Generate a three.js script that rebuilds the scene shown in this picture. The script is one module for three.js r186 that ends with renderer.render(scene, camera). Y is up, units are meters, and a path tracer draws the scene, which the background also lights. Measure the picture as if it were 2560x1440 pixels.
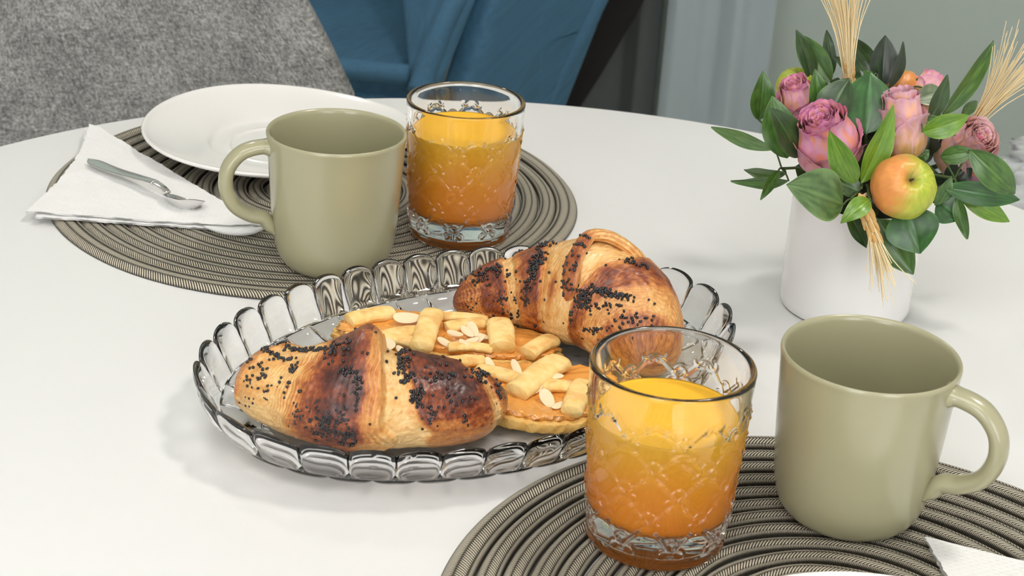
import * as THREE from 'three';
import { mergeGeometries, mergeVertices, toCreasedNormals } from 'three/addons/utils/BufferGeometryUtils.js';
import { RoundedBoxGeometry } from 'three/addons/geometries/RoundedBoxGeometry.js';
import { RectAreaLightUniformsLib } from 'three/addons/lights/RectAreaLightUniformsLib.js';
import { createNoise3D } from 'simplex-noise';

// ---------------------------------------------------------------- camera, light, exposure
const T = 0.75;                                     // height of the table top
const scene = new THREE.Scene();
scene.background = new THREE.Color(0.064, 0.0645, 0.065);           // bright overcast daylight outside the two added windows behind the camera
const camera = new THREE.PerspectiveCamera(2 * Math.atan(720 / 4390.97) * 180 / Math.PI, 2560 / 1440, 0.05, 30);
camera.position.set(0, T + 0.4587, 0);
camera.quaternion.setFromRotationMatrix(new THREE.Matrix4().makeBasis(
  new THREE.Vector3(0.99771, 0.06163, -0.02783), new THREE.Vector3(-0.06762, 0.9093, -0.41061), new THREE.Vector3(0, 0.41155, 0.91139)));
camera.focus = 1.0; camera.userData.fStop = 22;
const renderer = new THREE.WebGLRenderer({ antialias: true });
renderer.shadowMap.enabled = true;
renderer.toneMapping = THREE.LinearToneMapping;
renderer.toneMappingExposure = 93;
RectAreaLightUniformsLib.init();
// ceiling lamps: [name words, x, z, width, depth, radiance, colour, label]
const LAMPS = [
  [0.8, -0.9, 0.3, 0.3, 0.52, 0xfffaf4, 'square white ceiling lamp above the right of the table'],
  [-0.85, -2.35, 0.16, 0.16, 0.9, 0xfffaf4, 'small square ceiling lamp above the grey chair'],
  [-0.4, 0.4, 1.6, 0.9, 0.034, 0xffffff, 'added long white ceiling lamp, front fill from the camera side of the room'],  // unseen lamp added as front fill for the mugs
];

// ---------------------------------------------------------------- helpers
const V = (x, y, z) => new THREE.Vector3(x, y, z);
let seed = 7;
const rnd = () => { seed = (seed + 0x6d2b79f5) | 0; let t = Math.imul(seed ^ (seed >>> 15), 1 | seed); t = (t + Math.imul(t ^ (t >>> 7), 61 | t)) ^ t; return ((t ^ (t >>> 14)) >>> 0) / 4294967296; };
const rr = (a, b) => a + (b - a) * rnd();
const n3 = createNoise3D(rnd);
const fbm = (x, y, z, o = 4) => { let s = 0, a = 0.5; for (let i = 0; i < o; i++) { s += a * n3(x, y, z); x *= 2.03; y *= 2.03; z *= 2.03; a *= 0.5; } return s; };
const clamp = (x, a = 0, b = 1) => Math.min(b, Math.max(a, x));
const smooth = (a, b, x) => { const t = clamp((x - a) / (b - a)); return t * t * (3 - 2 * t); };
const mix = (a, b, t) => a + (b - a) * t;
const srgb = (r, g, b) => { const f = (c) => { c /= 255; return c <= 0.04045 ? c / 12.92 : ((c + 0.055) / 1.055) ** 2.4; }; return [f(r), f(g), f(b)]; };
const used = {};
function numbered(n) { used[n] = (used[n] || 0) + 1; return used[n] === 1 ? n : n + '_' + String(used[n] - 1).padStart(3, '0'); }
function tag(o, label, category, group) { o.userData.label = label; o.userData.category = category; if (group) o.userData.group = group; return o; }
function thing(name, label, category, pos = [0, 0, 0], group) {
  const g = new THREE.Group(); g.name = numbered(name); g.position.set(...pos); tag(g, label, category, group); scene.add(g); return g;
}
function part(name, geo, mat, parent, label) {
  const m = new THREE.Mesh(geo, mat); m.name = name; m.castShadow = m.receiveShadow = true;
  if (label) m.userData.label = label;
  parent.add(m); return m;
}
function struct(name, geo, mat, parent) {
  const m = new THREE.Mesh(geo, mat); m.name = name; m.castShadow = m.receiveShadow = true;
  if (!parent) m.userData.kind = 'structure';
  (parent || scene).add(m); return m;
}
// a sheet of nu x nv cells from f(u, v) -> [x, y, z, r, g, b]; wrapU / wrapV say which edges meet
function grid(nu, nv, f, { wrapU, wrapV, uv, colors } = {}) {
  const P = [], U = [], C = [], I = [];
  for (let j = 0; j <= nv; j++) for (let i = 0; i <= nu; i++) {
    const p = f(i / nu, j / nv); P.push(p[0], p[1], p[2]);
    if (colors) C.push(p[3], p[4], p[5]);
    if (uv) U.push(...uv(i / nu, j / nv)); else U.push(i / nu, j / nv);
  }
  const k = (i, j) => j * (nu + 1) + i;
  for (let j = 0; j < nv; j++) for (let i = 0; i < nu; i++) I.push(k(i, j), k(i + 1, j), k(i + 1, j + 1), k(i, j), k(i + 1, j + 1), k(i, j + 1));
  const g = new THREE.BufferGeometry();
  g.setAttribute('position', new THREE.Float32BufferAttribute(P, 3)); g.setAttribute('uv', new THREE.Float32BufferAttribute(U, 2));
  if (colors) g.setAttribute('color', new THREE.Float32BufferAttribute(C, 3));
  g.setIndex(I); g.computeVertexNormals();
  const N = g.attributes.normal, join = (a, b) => { const n = V(N.getX(a) + N.getX(b), N.getY(a) + N.getY(b), N.getZ(a) + N.getZ(b)).normalize(); N.setXYZ(a, n.x, n.y, n.z); N.setXYZ(b, n.x, n.y, n.z); };
  if (wrapU) for (let j = 0; j <= nv; j++) join(k(0, j), k(nu, j));
  if (wrapV) for (let i = 0; i <= nu; i++) join(k(i, 0), k(i, nv));
  return g;
}
// surface of revolution with smooth normals from [[r, y], ...]; the profile runs outside bottom -> rim -> inside bottom
function lathe(profile, seg = 96) {
  const n = profile.length - 1;
  return grid(seg, n, (u, v) => { const [r, y] = profile[Math.round(v * n)], a = -u * 2 * Math.PI; return [r * Math.cos(a), y, r * Math.sin(a)]; }, { wrapU: true });
}
// profile refined with a Catmull-Rom through its points
function curveProfile(pts, n) { const c = new THREE.CatmullRomCurve3(pts.map((p) => V(p[0], p[1], 0)), false, 'centripetal'); return c.getPoints(n).map((p) => [Math.max(p.x, 0.00001), p.y]); }
// a tube along points with radius r(t) -> [across, along normal]
function tube(points, radius, { seg = 24, sides = 10, up = V(0, 1, 0), cap = true, closed = false } = {}) {
  const c = new THREE.CatmullRomCurve3(points, closed, 'centripetal'), P = c.getPoints(seg);
  const T_ = P.map((p, i) => P[Math.min(i + 1, seg)].clone().sub(P[Math.max(i - 1, 0)]).normalize());
  let nrm = up.clone(), N = [];
  for (let i = 0; i <= seg; i++) { nrm = nrm.clone().addScaledVector(T_[i], -nrm.dot(T_[i])).normalize(); N.push(nrm); }
  const rows = cap ? seg + 2 : seg;
  return grid(sides, rows, (u, v) => {
    let j = Math.round(v * rows), k = 1;
    if (cap) { if (j === 0 || j === rows) k = 0.001; j = clamp(j - 1, 0, seg); }
    let r = radius(j / seg); if (!Array.isArray(r)) r = [r, r];
    const b = T_[j].clone().cross(N[j]), a = u * 2 * Math.PI, p = P[j].clone().addScaledVector(b, Math.cos(a) * r[0] * k).addScaledVector(N[j], Math.sin(a) * r[1] * k);
    return [p.x, p.y, p.z];
  }, { wrapU: true });
}
function canvasTexture(w, h, paint, isColor = true) {
  const c = document.createElement('canvas'); c.width = w; c.height = h; const g = c.getContext('2d'); paint(g, w, h);
  const t = new THREE.CanvasTexture(c); t.wrapS = t.wrapT = THREE.RepeatWrapping; if (isColor) t.colorSpace = THREE.SRGBColorSpace; return t;
}
function dataTexture(w, h, f, isColor) {
  const d = new Uint8Array(w * h * 4);
  for (let y = 0; y < h; y++) for (let x = 0; x < w; x++) { const c = f(x / w, y / h, x, y), k = (y * w + x) * 4; d[k] = clamp(c[0], 0, 255); d[k + 1] = clamp(c[1], 0, 255); d[k + 2] = clamp(c[2], 0, 255); d[k + 3] = 255; }
  const t = new THREE.DataTexture(d, w, h); t.magFilter = THREE.LinearFilter; t.wrapS = t.wrapT = THREE.RepeatWrapping; if (isColor) t.colorSpace = THREE.SRGBColorSpace; t.needsUpdate = true; return t;
}
// noise that repeats over the unit square, f cells a side, -1..1
const hash2 = (i, j, k) => { let h = Math.imul(i, 374761393) ^ Math.imul(j, 668265263) ^ Math.imul(k + 11, 2246822519); h = Math.imul(h ^ (h >>> 13), 1274126177); return ((h ^ (h >>> 16)) >>> 0) / 2147483648 - 1; };
const tileNoise = (u, v, f, k = 0) => {
  f = Math.round(f); const x = u * f, y = v * f, i = Math.floor(x), j = Math.floor(y), w = (n) => ((n % f) + f) % f, a = smooth(0, 1, x - i), b = smooth(0, 1, y - j);
  return mix(mix(hash2(w(i), w(j), k), hash2(w(i + 1), w(j), k), a), mix(hash2(w(i), w(j + 1), k), hash2(w(i + 1), w(j + 1), k), a), b);
};
const std = (o) => new THREE.MeshStandardMaterial(o), phys = (o) => new THREE.MeshPhysicalMaterial(o);
const xf = (g, m) => { const c = g.clone(); c.applyMatrix4(m); return c; };
const basis = (x, y, z, p) => new THREE.Matrix4().makeBasis(x, y, z).setPosition(p);

// ---------------------------------------------------------------- table, mats, plates, mugs, tumblers
const M = {
  tableWhite: std({ color: new THREE.Color(0.79, 0.79, 0.775), roughness: 0.36 }),
  sage: phys({ color: new THREE.Color(...srgb(164, 160, 128)), roughness: 0.3, clearcoat: 0.6, clearcoatRoughness: 0.14 }),
  china: phys({ color: new THREE.Color(0.84, 0.82, 0.79), roughness: 0.22, clearcoat: 0.5, clearcoatRoughness: 0.08 }),
  crystal: phys({ color: 0xffffff, roughness: 0.0, transmission: 1, thickness: 0.01, ior: 1.5 }),
  chrome: std({ color: new THREE.Color(0.78, 0.77, 0.76), metalness: 1, roughness: 0.16 }),
};
{
  const t = thing('dining_table', 'round white dining table that carries the whole breakfast', 'table', [0.0013, 0, -0.9023]);
  const R = 0.4911;
  part('tabletop', lathe([[0.0001, T - 0.026], [R - 0.03, T - 0.026], [R - 0.012, T - 0.022], [R - 0.004, T - 0.012], [R - 0.0008, T - 0.004], [R - 0.0014, T - 0.0012], [R - 0.003, T], [R - 0.03, T], [0.25, T], [0.0001, T]], 220), M.tableWhite, t);
  part('pedestal', lathe(curveProfile([[0.27, 0], [0.268, 0.012], [0.15, 0.03], [0.06, 0.1], [0.04, 0.3], [0.045, 0.55], [0.09, 0.69], [0.16, T - 0.026]], 40), 64), M.tableWhite, t);
}
// woven mats: concentric braids, each with two rows of slanted strands and a twisted cord
const weave = (() => {
  const W = 64, H = 256, lum = (u, v) => {
    // v across the braid 0..1: cord 0..0.16, row a 0.16..0.58, row b 0.58..1
    let s, edge;
    if (v < 0.2) { s = u * 2 + v / 0.2 * 1.1; edge = Math.sin(v / 0.2 * Math.PI); }
    else if (v < 0.6) { const w = (v - 0.2) / 0.4; s = u + w * 2.6; edge = Math.sin(clamp(w, 0.02, 0.98) * Math.PI) ** 0.4; }
    else { const w = (v - 0.6) / 0.4; s = u - w * 2.6 + 2.6; edge = Math.sin(clamp(w, 0.02, 0.98) * Math.PI) ** 0.4; }
    s -= Math.floor(s);
    return Math.max(0, Math.sin(s * Math.PI) - 0.12) ** 0.8 * edge;
  };
  const a = srgb(0, 0, 0);
  return {
    color: dataTexture(W, H, (u, v) => { const l = smooth(0.12, 0.75, lum(u, v)); return [mix(42, 214, l), mix(38, 205, l), mix(30, 184, l)]; }, true),
    bump: dataTexture(W, H, (u, v) => { const l = lum(u, v) * 255; return [l, l, l]; }, false),
  };
})();
M.braid = std({ map: weave.color, bumpMap: weave.bump, bumpScale: 0.001, roughness: 0.55 });
function placemat(cx, cz, label, firstTurn) {
  const t = thing('placemat', label, 'placemat', [cx, T, cz], 'round woven placemats');
  const R = 0.185, pitch = 0.0121, n = 14;
  for (let k = 0; k < n; k++) {
    const w = k ? pitch : pitch * 1.3, ro = R - k * pitch - (k ? pitch * 0.3 : 0), ph = k * 0.37 + firstTurn, wob = 0.0004;
    // section from outside to inside: low under the last braid's cord, rising over two rows of strands, cord on the inner side
    const sec = [[0, 0.0006], [0.0007, 0.0015], [0.0018, 0.0028], [0.0033, 0.0036], [0.0056, 0.0039], [0.0074, 0.0039], [0.0084, 0.0036], [0.0091, 0.0033], [0.0097, 0.0037], [0.0104, 0.0041], [0.011, 0.0038], [0.0116, 0.0026], [0.0119, 0.0008]];
    const reps = Math.max(8, Math.round(2 * Math.PI * (ro - w / 2) / 0.0018));
    part('braid_ring', grid(Math.max(40, Math.round(ro * 1300)), sec.length - 1, (u, v) => {
      const [d, y] = sec[Math.round(v * (sec.length - 1))], a = -u * 2 * Math.PI + ph;
      const q = ro - d * w / 0.0121 + wob * Math.sin(a * 3 + k) + wob * 0.6 * Math.sin(a * 7 + k * 2.1);
      return [q * Math.cos(a), y + 0.0003 * Math.sin(a * 5 + k * 1.7), q * Math.sin(a)];
    }, { wrapU: true, uv: (u, v) => [u * reps, 1 - sec[Math.round(v * (sec.length - 1))][0] / 0.0119] }), M.braid, t);
  }
  part('braid_centre', lathe([[0.0001, 0.0038], [0.005, 0.0036], [R - (n + 0.3) * pitch - 0.0002, 0.001]].reverse(), 24), M.braid, t);
  return t;
}
placemat(-0.1427, -1.1563, 'grey-brown braided placemat on the far side, under the white plate', 0.4);
placemat(0.1582, -0.6558, 'grey-brown braided placemat at the near edge, under the tumbler and mug', 2.1);
const MAT = T + 0.0041;

// mugs
const mugBody = (() => {
  const o = curveProfile([[0.0001, 0.0016], [0.02, 0.0016], [0.0265, 0.0012], [0.0282, 0], [0.0302, 0.0006], [0.034, 0.0046], [0.0372, 0.0125], [0.0391, 0.025], [0.0407, 0.045], [0.0421, 0.068], [0.0432, 0.084], [0.04355, 0.0872], [0.0428, 0.0887], [0.0414, 0.0876], [0.0405, 0.083], [0.0392, 0.066], [0.0378, 0.043], [0.0362, 0.024], [0.033, 0.0115], [0.027, 0.0062], [0.015, 0.005], [0.0001, 0.005]], 120);
  return lathe(o, 128);
})();
const mugHandle = (() => {
  const pts = [V(0.0395, 0.0792, 0), V(0.047, 0.0797, 0), V(0.0585, 0.0765, 0), V(0.0668, 0.067, 0), V(0.0685, 0.0545, 0), V(0.0635, 0.042, 0), V(0.0535, 0.035, 0), V(0.0452, 0.0325, 0), V(0.0412, 0.027, 0), V(0.0385, 0.0225, 0)];
  return tube(pts, (t) => { const e = 1 + 0.35 * smooth(0.1, 0, t) + 0.1 * smooth(0.85, 1, t), f = smooth(1, 0.86, t); return [0.0062 * e * mix(0.8, 1, f), 0.0046 * e * mix(0.35, 1, f)]; }, { seg: 60, sides: 22, up: V(0, 1, 0) });
})();
function mug(x, z, turn, label) {
  const t = thing('mug', label, 'mug', [x, MAT, z], 'sage green mugs'); t.rotation.y = turn;
  part('mug_body', mugBody, M.sage, t); part('handle', mugHandle, M.sage, t); return t;
}
mug(-0.115, -1.0292, Math.PI + 0.3, 'sage green mug on the far placemat, handle pointing to the white plate');
mug(0.1751, -0.7636, -0.55, 'sage green mug on the near placemat, in front of the white flower vase');

// cut tumblers
const GH = 0.0939, gr = (y) => 0.0337 + (0.0396 - 0.0337) * (y / GH) ** 0.9;
const relief = (a, y) => {
  const N = 9, H = 0.0275, y0 = 0.0115, y1 = 0.0785;
  const p = a / (2 * Math.PI) * N, q = (y - y0) / H;
  const d1 = Math.abs(((p + q) % 1 + 1) % 1 - 0.5), d2 = Math.abs(((p - q) % 1 + 1) % 1 - 0.5);
  const fade = smooth(y0 - 0.008, y0 + 0.001, y) * smooth(y1 + 0.002, y1 - 0.003, y);
  const cell = 2 * Math.PI * gr(y) / N, w = 0.0022 / cell;
  let h = 0.00078 * Math.max(smooth(w, 0, d1) * smooth(0.03, 0.13, d2), smooth(w, 0, d2) * smooth(0.03, 0.13, d1));
  // trefoil outline in the middle of each lozenge
  const pi = Math.floor(p + q), qi = Math.floor(p - q), u = (p - (pi + qi + 1) / 2) * cell, v = (q - (pi - qi) / 2) * H;
  let d = 1e9;
  for (const b of [0.5, 0.5 + 2 / 3, 0.5 + 4 / 3]) d = Math.min(d, Math.hypot(u - 0.0037 * Math.cos(b * Math.PI), v - 0.0037 * Math.sin(b * Math.PI)) - 0.0029);
  h += 0.00064 * smooth(0.0015, 0, Math.abs(d));
  h -= 0.0002 * smooth(0.0002, -0.001, d);
  return h * fade;
};
const tumblerGeo = (() => {
  const ys = []; for (let i = 0; i <= 150; i++) ys.push(i / 150);
  const out = [[0.0001, 0.0035], [0.018, 0.0034], [0.0275, 0.0022], [0.0298, 0.0004], [0.0312, 0], [0.0331, 0.0007], [0.0338, 0.0022], [0.0337, 0.0042], [0.0331, 0.0062]];
  const inn = [[0.0389, GH - 0.0014], [0.0384, GH - 0.0004], [0.0374, GH], [0.0364, GH - 0.0005], [0.0358, GH - 0.0018], [0.0354, GH - 0.006], [0.0345, 0.07], [0.0332, 0.045], [0.032, 0.027], [0.0311, 0.0205], [0.0288, 0.0172], [0.024, 0.0156], [0.012, 0.015], [0.0001, 0.015]];
  const prof = [...out.map((p) => [p[0], p[1], 0])];
  for (const s of ys) { const y = 0.0075 + (GH - 0.003 - 0.0075) * s; prof.push([gr(y) - 0.0006, y, 1]); }
  prof.push(...curveProfile(inn, 40).map((p) => [p[0], p[1], 0]));
  const n = prof.length - 1;
  return grid(600, n, (u, v) => { const [r, y, k] = prof[Math.round(v * n)], a = -u * 2 * Math.PI, q = r + (k ? relief(a, y) : 0); return [q * Math.cos(a), y, q * Math.sin(a)]; }, { wrapU: true });
})();
const innerR = (y) => { const a = [[0.015, 0.0001], [0.0156, 0.024], [0.0172, 0.0288], [0.0205, 0.0311], [0.027, 0.032], [0.045, 0.0332], [0.07, 0.0345], [0.0879, 0.0354]]; for (let i = 1; i < a.length; i++) if (y <= a[i][0]) return mix(a[i - 1][1], a[i][1], (y - a[i - 1][0]) / (a[i][0] - a[i - 1][0])); return 0.0354; };
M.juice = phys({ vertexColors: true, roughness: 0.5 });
function juiceGeo(level) {
  const pr = [[0.0001, 0.0149], [0.012, 0.0149], [0.024, 0.0154], [0.029, 0.017]];
  for (let i = 0; i <= 24; i++) { const y = mix(0.0205, level, i / 24); pr.push([innerR(y) + 0.0003, y]); }
  pr.push([innerR(level) - 0.0006, level - 0.0005], [innerR(level) - 0.002, level - 0.0009], [0.015, level - 0.001], [0.0001, level - 0.001]);
  const n = pr.length - 1;
  // light entering from above put into the colour: paler top, deeper orange bottom
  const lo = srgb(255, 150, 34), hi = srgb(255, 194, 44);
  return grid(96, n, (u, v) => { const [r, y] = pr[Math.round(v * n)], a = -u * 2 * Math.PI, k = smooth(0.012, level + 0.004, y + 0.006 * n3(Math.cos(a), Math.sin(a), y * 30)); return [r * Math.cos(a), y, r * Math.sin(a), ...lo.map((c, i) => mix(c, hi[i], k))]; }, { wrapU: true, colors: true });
}
function tumbler(x, z, turn, level, label, juiceLabel) {
  const t = thing('tumbler', label, 'glass', [x, MAT, z], 'cut glass tumblers'); t.rotation.y = turn;
  part('glass_body', tumblerGeo, M.crystal, t);
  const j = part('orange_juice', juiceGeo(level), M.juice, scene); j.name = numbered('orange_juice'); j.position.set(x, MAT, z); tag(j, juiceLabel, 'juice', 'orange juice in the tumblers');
}
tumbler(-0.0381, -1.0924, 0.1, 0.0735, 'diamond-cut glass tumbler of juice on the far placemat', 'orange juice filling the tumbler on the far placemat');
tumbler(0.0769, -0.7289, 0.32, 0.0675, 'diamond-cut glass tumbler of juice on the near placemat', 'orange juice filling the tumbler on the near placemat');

// crystal platter: one oval body of clear glass; its surface is cut into floor, inner bubbles and rim bubbles
{
  const t = thing('crystal_platter', 'oval clear glass platter with a rim of square bubbles under the pastries', 'platter', [-0.0175, T, -0.872]);
  const N = 36, LEN = 0.049, MIDROW = 0.0245, A = 0.1605 - 0.0335, B = 0.1105 - 0.0335, yaw = Math.atan2(0.6113, -0.7914);
  const ex = V(Math.cos(yaw), 0, Math.sin(yaw)), ez = V(-Math.sin(yaw), 0, Math.cos(yaw));
  const oval = (a, b, th) => ex.clone().multiplyScalar(a * Math.cos(th)).addScaledVector(ez, b * Math.sin(th));
  const K = 4000, L = [0]; for (let i = 1; i <= K; i++) L.push(L[i - 1] + oval(A + 0.025, B + 0.025, i / K * 6.2831853).distanceTo(oval(A + 0.025, B + 0.025, (i - 1) / K * 6.2831853)));
  const angle = (s) => { s = ((s % 1) + 1) % 1 * L[K]; let lo = 0, hi = K; while (hi - lo > 1) { const m = (lo + hi) >> 1; if (L[m] <= s) lo = m; else hi = m; } return (lo + (s - L[lo]) / (L[hi] - L[lo])) / K * 6.2831853; };
  // the wall leaves the floor, climbs gently through the inner bubbles and steeply through the rim bubbles
  const slope = (d) => 0.34 * smooth(0, 0.007, d) + 0.74 * smooth(0.019, 0.029, d), steps = [[0, 0]];
  for (let i = 1; i <= 540; i++) { const a = slope((i - 0.5) * 1e-4); steps.push([steps[i - 1][0] + Math.cos(a) * 1e-4, steps[i - 1][1] + Math.sin(a) * 1e-4]); }
  const mid = (s, d) => {
    const th = angle(s), p = oval(A, B, th), o = ex.clone().multiplyScalar(B * Math.cos(th)).addScaledVector(ez, A * Math.sin(th)).normalize(), k = clamp(d / 1e-4, 0, 539.9), i = Math.floor(k), r = mix(steps[i][0], steps[i + 1][0], k - i), y = mix(steps[i][1], steps[i + 1][1], k - i), a = slope(d);
    return { p: p.addScaledVector(o, r).setY(0.0045 + y), n: V(0, Math.cos(a), 0).addScaledVector(o, -Math.sin(a)), o };
  };
  const sq = (x) => Math.max(0, 1 - Math.abs(x) ** 3.6) ** 0.7;
  // a point of the glass surface: side 1 above, -1 below
  const skin = (s, d, side) => {
    const row = d > MIDROW, u = ((s * N + (row ? 0 : 0.5)) % 1 + 1) % 1 * 2 - 1;
    let v = row ? (d - MIDROW) / (LEN - MIDROW) : d / MIDROW, e = d, half = 0.0017;
    if (row) { // scalloped, rounded outer edge
      const reach = 1 + 0.26 * (Math.sqrt(Math.max(0, 1 - u * u)) - 0.75), w = v * reach; e = MIDROW + (LEN - MIDROW) * w;
      half = mix(0.0017, 0.0009, v) * Math.sqrt(Math.max(0, 1 - smooth(0.9, 1, v) ** 2)) ; v = w / reach;
    }
    const b = sq(u) * (row ? 1.15 * Math.max(0, Math.sin(Math.PI * Math.min(1, v * 1.04)) ** 0.8) : sq(v * 2 - 1)), m = mid(s, e), f = side > 0 ? 0.0009 : 0.0021;
    if (!row) half = mix(0.0033, 0.0017, smooth(0, 0.5, v));
    return m.p.addScaledVector(m.n, side * (half + f * b * (row ? 1 : 0.9)));
  };
  const surface = (nu, nv, f) => {                         // grid with normals taken from f itself, so that neighbours meet smoothly
    const g = grid(nu, nv, (u, v) => { const p = f(u, v); return [p.x, p.y, p.z]; }), Nn = g.attributes.normal, e = 0.004;
    for (let j = 0; j <= nv; j++) for (let i = 0; i <= nu; i++) {
      const u = i / nu, v = j / nv, n = f(u + e, v).sub(f(u - e, v)).cross(f(u, Math.min(1, v + e)).sub(f(u, Math.max(0, v - e)))).normalize();
      if (Number.isFinite(n.x) && n.lengthSq() > 0.5) Nn.setXYZ(j * (nu + 1) + i, n.x, n.y, n.z);
    }
    return g;
  };
  const facing = (g, side) => {                            // triangles and normals turned to the outside of the glass
    const P = g.attributes.position, I = g.index.array, Nn = g.attributes.normal; let y = 0, ny = 0; const a = V(), b = V(), c = V();
    for (let k = 0; k < I.length; k += 3) { a.fromBufferAttribute(P, I[k]); b.fromBufferAttribute(P, I[k + 1]); c.fromBufferAttribute(P, I[k + 2]); y += b.sub(a).cross(c.sub(a)).y; }
    for (let k = 0; k < Nn.count; k++) ny += Nn.getY(k);
    if (y * side < 0) for (let k = 0; k < I.length; k += 3) { const q = I[k]; I[k] = I[k + 1]; I[k + 1] = q; }
    if (ny * side < 0) for (let k = 0; k < Nn.count; k++) Nn.setXYZ(k, -Nn.getX(k), -Nn.getY(k), -Nn.getZ(k));
    return g;
  };
  for (let i = 0; i < N; i++) for (const [name, d0, d1, off] of [['inner_bubble', 0, MIDROW, 0.5], ['rim_bubble', MIDROW + 1e-7, LEN, 0]]) {
    const S = (u) => (i + off + clamp(u, 1e-4, 1 - 1e-4)) / N;
    part(name, mergeGeometries([facing(surface(14, 14, (u, v) => skin(S(u), mix(d0, d1, 1 - v), 1)), 1), facing(surface(14, 14, (u, v) => skin(S(u), mix(d0, d1, v), -1)), -1)]), M.crystal, t);
  }
  const floorAt = (u, k, side) => {
    const s = u, q = mid(s, 0).p, x = q.x * k, z = q.z * k, P = V(x, 0, z), X = P.dot(ex) * 300, Z = P.dot(ez) * 300, c = (0.5 + 0.5 * Math.cos(X * 2)) * (0.5 + 0.5 * Math.cos(Z * 2)) * smooth(0.985, 0.9, k);
    return V(x, 0.0045 + side * (0.0033 - (side < 0 ? 0.00035 - 0.00035 * c : 0) * smooth(1, 0.96, k)), z);
  };
  part('dish_floor', mergeGeometries([facing(grid(220, 60, (u, v) => { const p = floorAt(u, Math.max(1 - v, 1e-4), 1); return [p.x, p.y, p.z]; }, { wrapU: true }), 1), facing(grid(220, 60, (u, v) => { const p = floorAt(u, Math.max(v, 1e-4), -1); return [p.x, p.y, p.z]; }, { wrapU: true }), -1)]), M.crystal, t);
}

// ---------------------------------------------------------------- plates, napkins, spoon
{
  const prof = curveProfile([[0.0001, 0.0022], [0.03, 0.0022], [0.0335, 0.0006], [0.0355, 0.0002], [0.0375, 0.0016], [0.05, 0.0042], [0.085, 0.0125], [0.0965, 0.0168], [0.0988, 0.0182], [0.0994, 0.0196], [0.0988, 0.0206], [0.0975, 0.0205], [0.094, 0.019], [0.084, 0.0158], [0.062, 0.0102], [0.0535, 0.0076], [0.0505, 0.0062], [0.048, 0.0058], [0.0405, 0.0056], [0.0388, 0.0061], [0.0372, 0.0061], [0.0358, 0.0053], [0.033, 0.005], [0.0001, 0.005]], 150), n = prof.length - 1;
  const geo = grid(160, n, (u, v) => { const [r, y] = prof[Math.round(v * n)], a = -u * 2 * Math.PI, k = smooth(0.05, 0.1, r); return [r * Math.cos(a) * (1 + 0.012 * k * Math.cos(2 * a + 0.6)), y + 0.0016 * k * Math.cos(2 * a - 0.9) + 0.001 * k * Math.cos(3 * a), r * Math.sin(a) * (1 + 0.012 * k * Math.cos(2 * a + 0.6))]; }, { wrapU: true });
  const plate = (x, z, label) => { const t = thing('dinner_plate', label, 'plate', [x, MAT, z], 'white plates'); part('plate_body', geo, M.china, t); };
  plate(-0.178, -1.2225, 'empty white plate with a wavy rim on the far placemat');
  plate(0.174, -0.579, 'white plate cut off by the bottom edge of the photo, on the near placemat');
}
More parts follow.
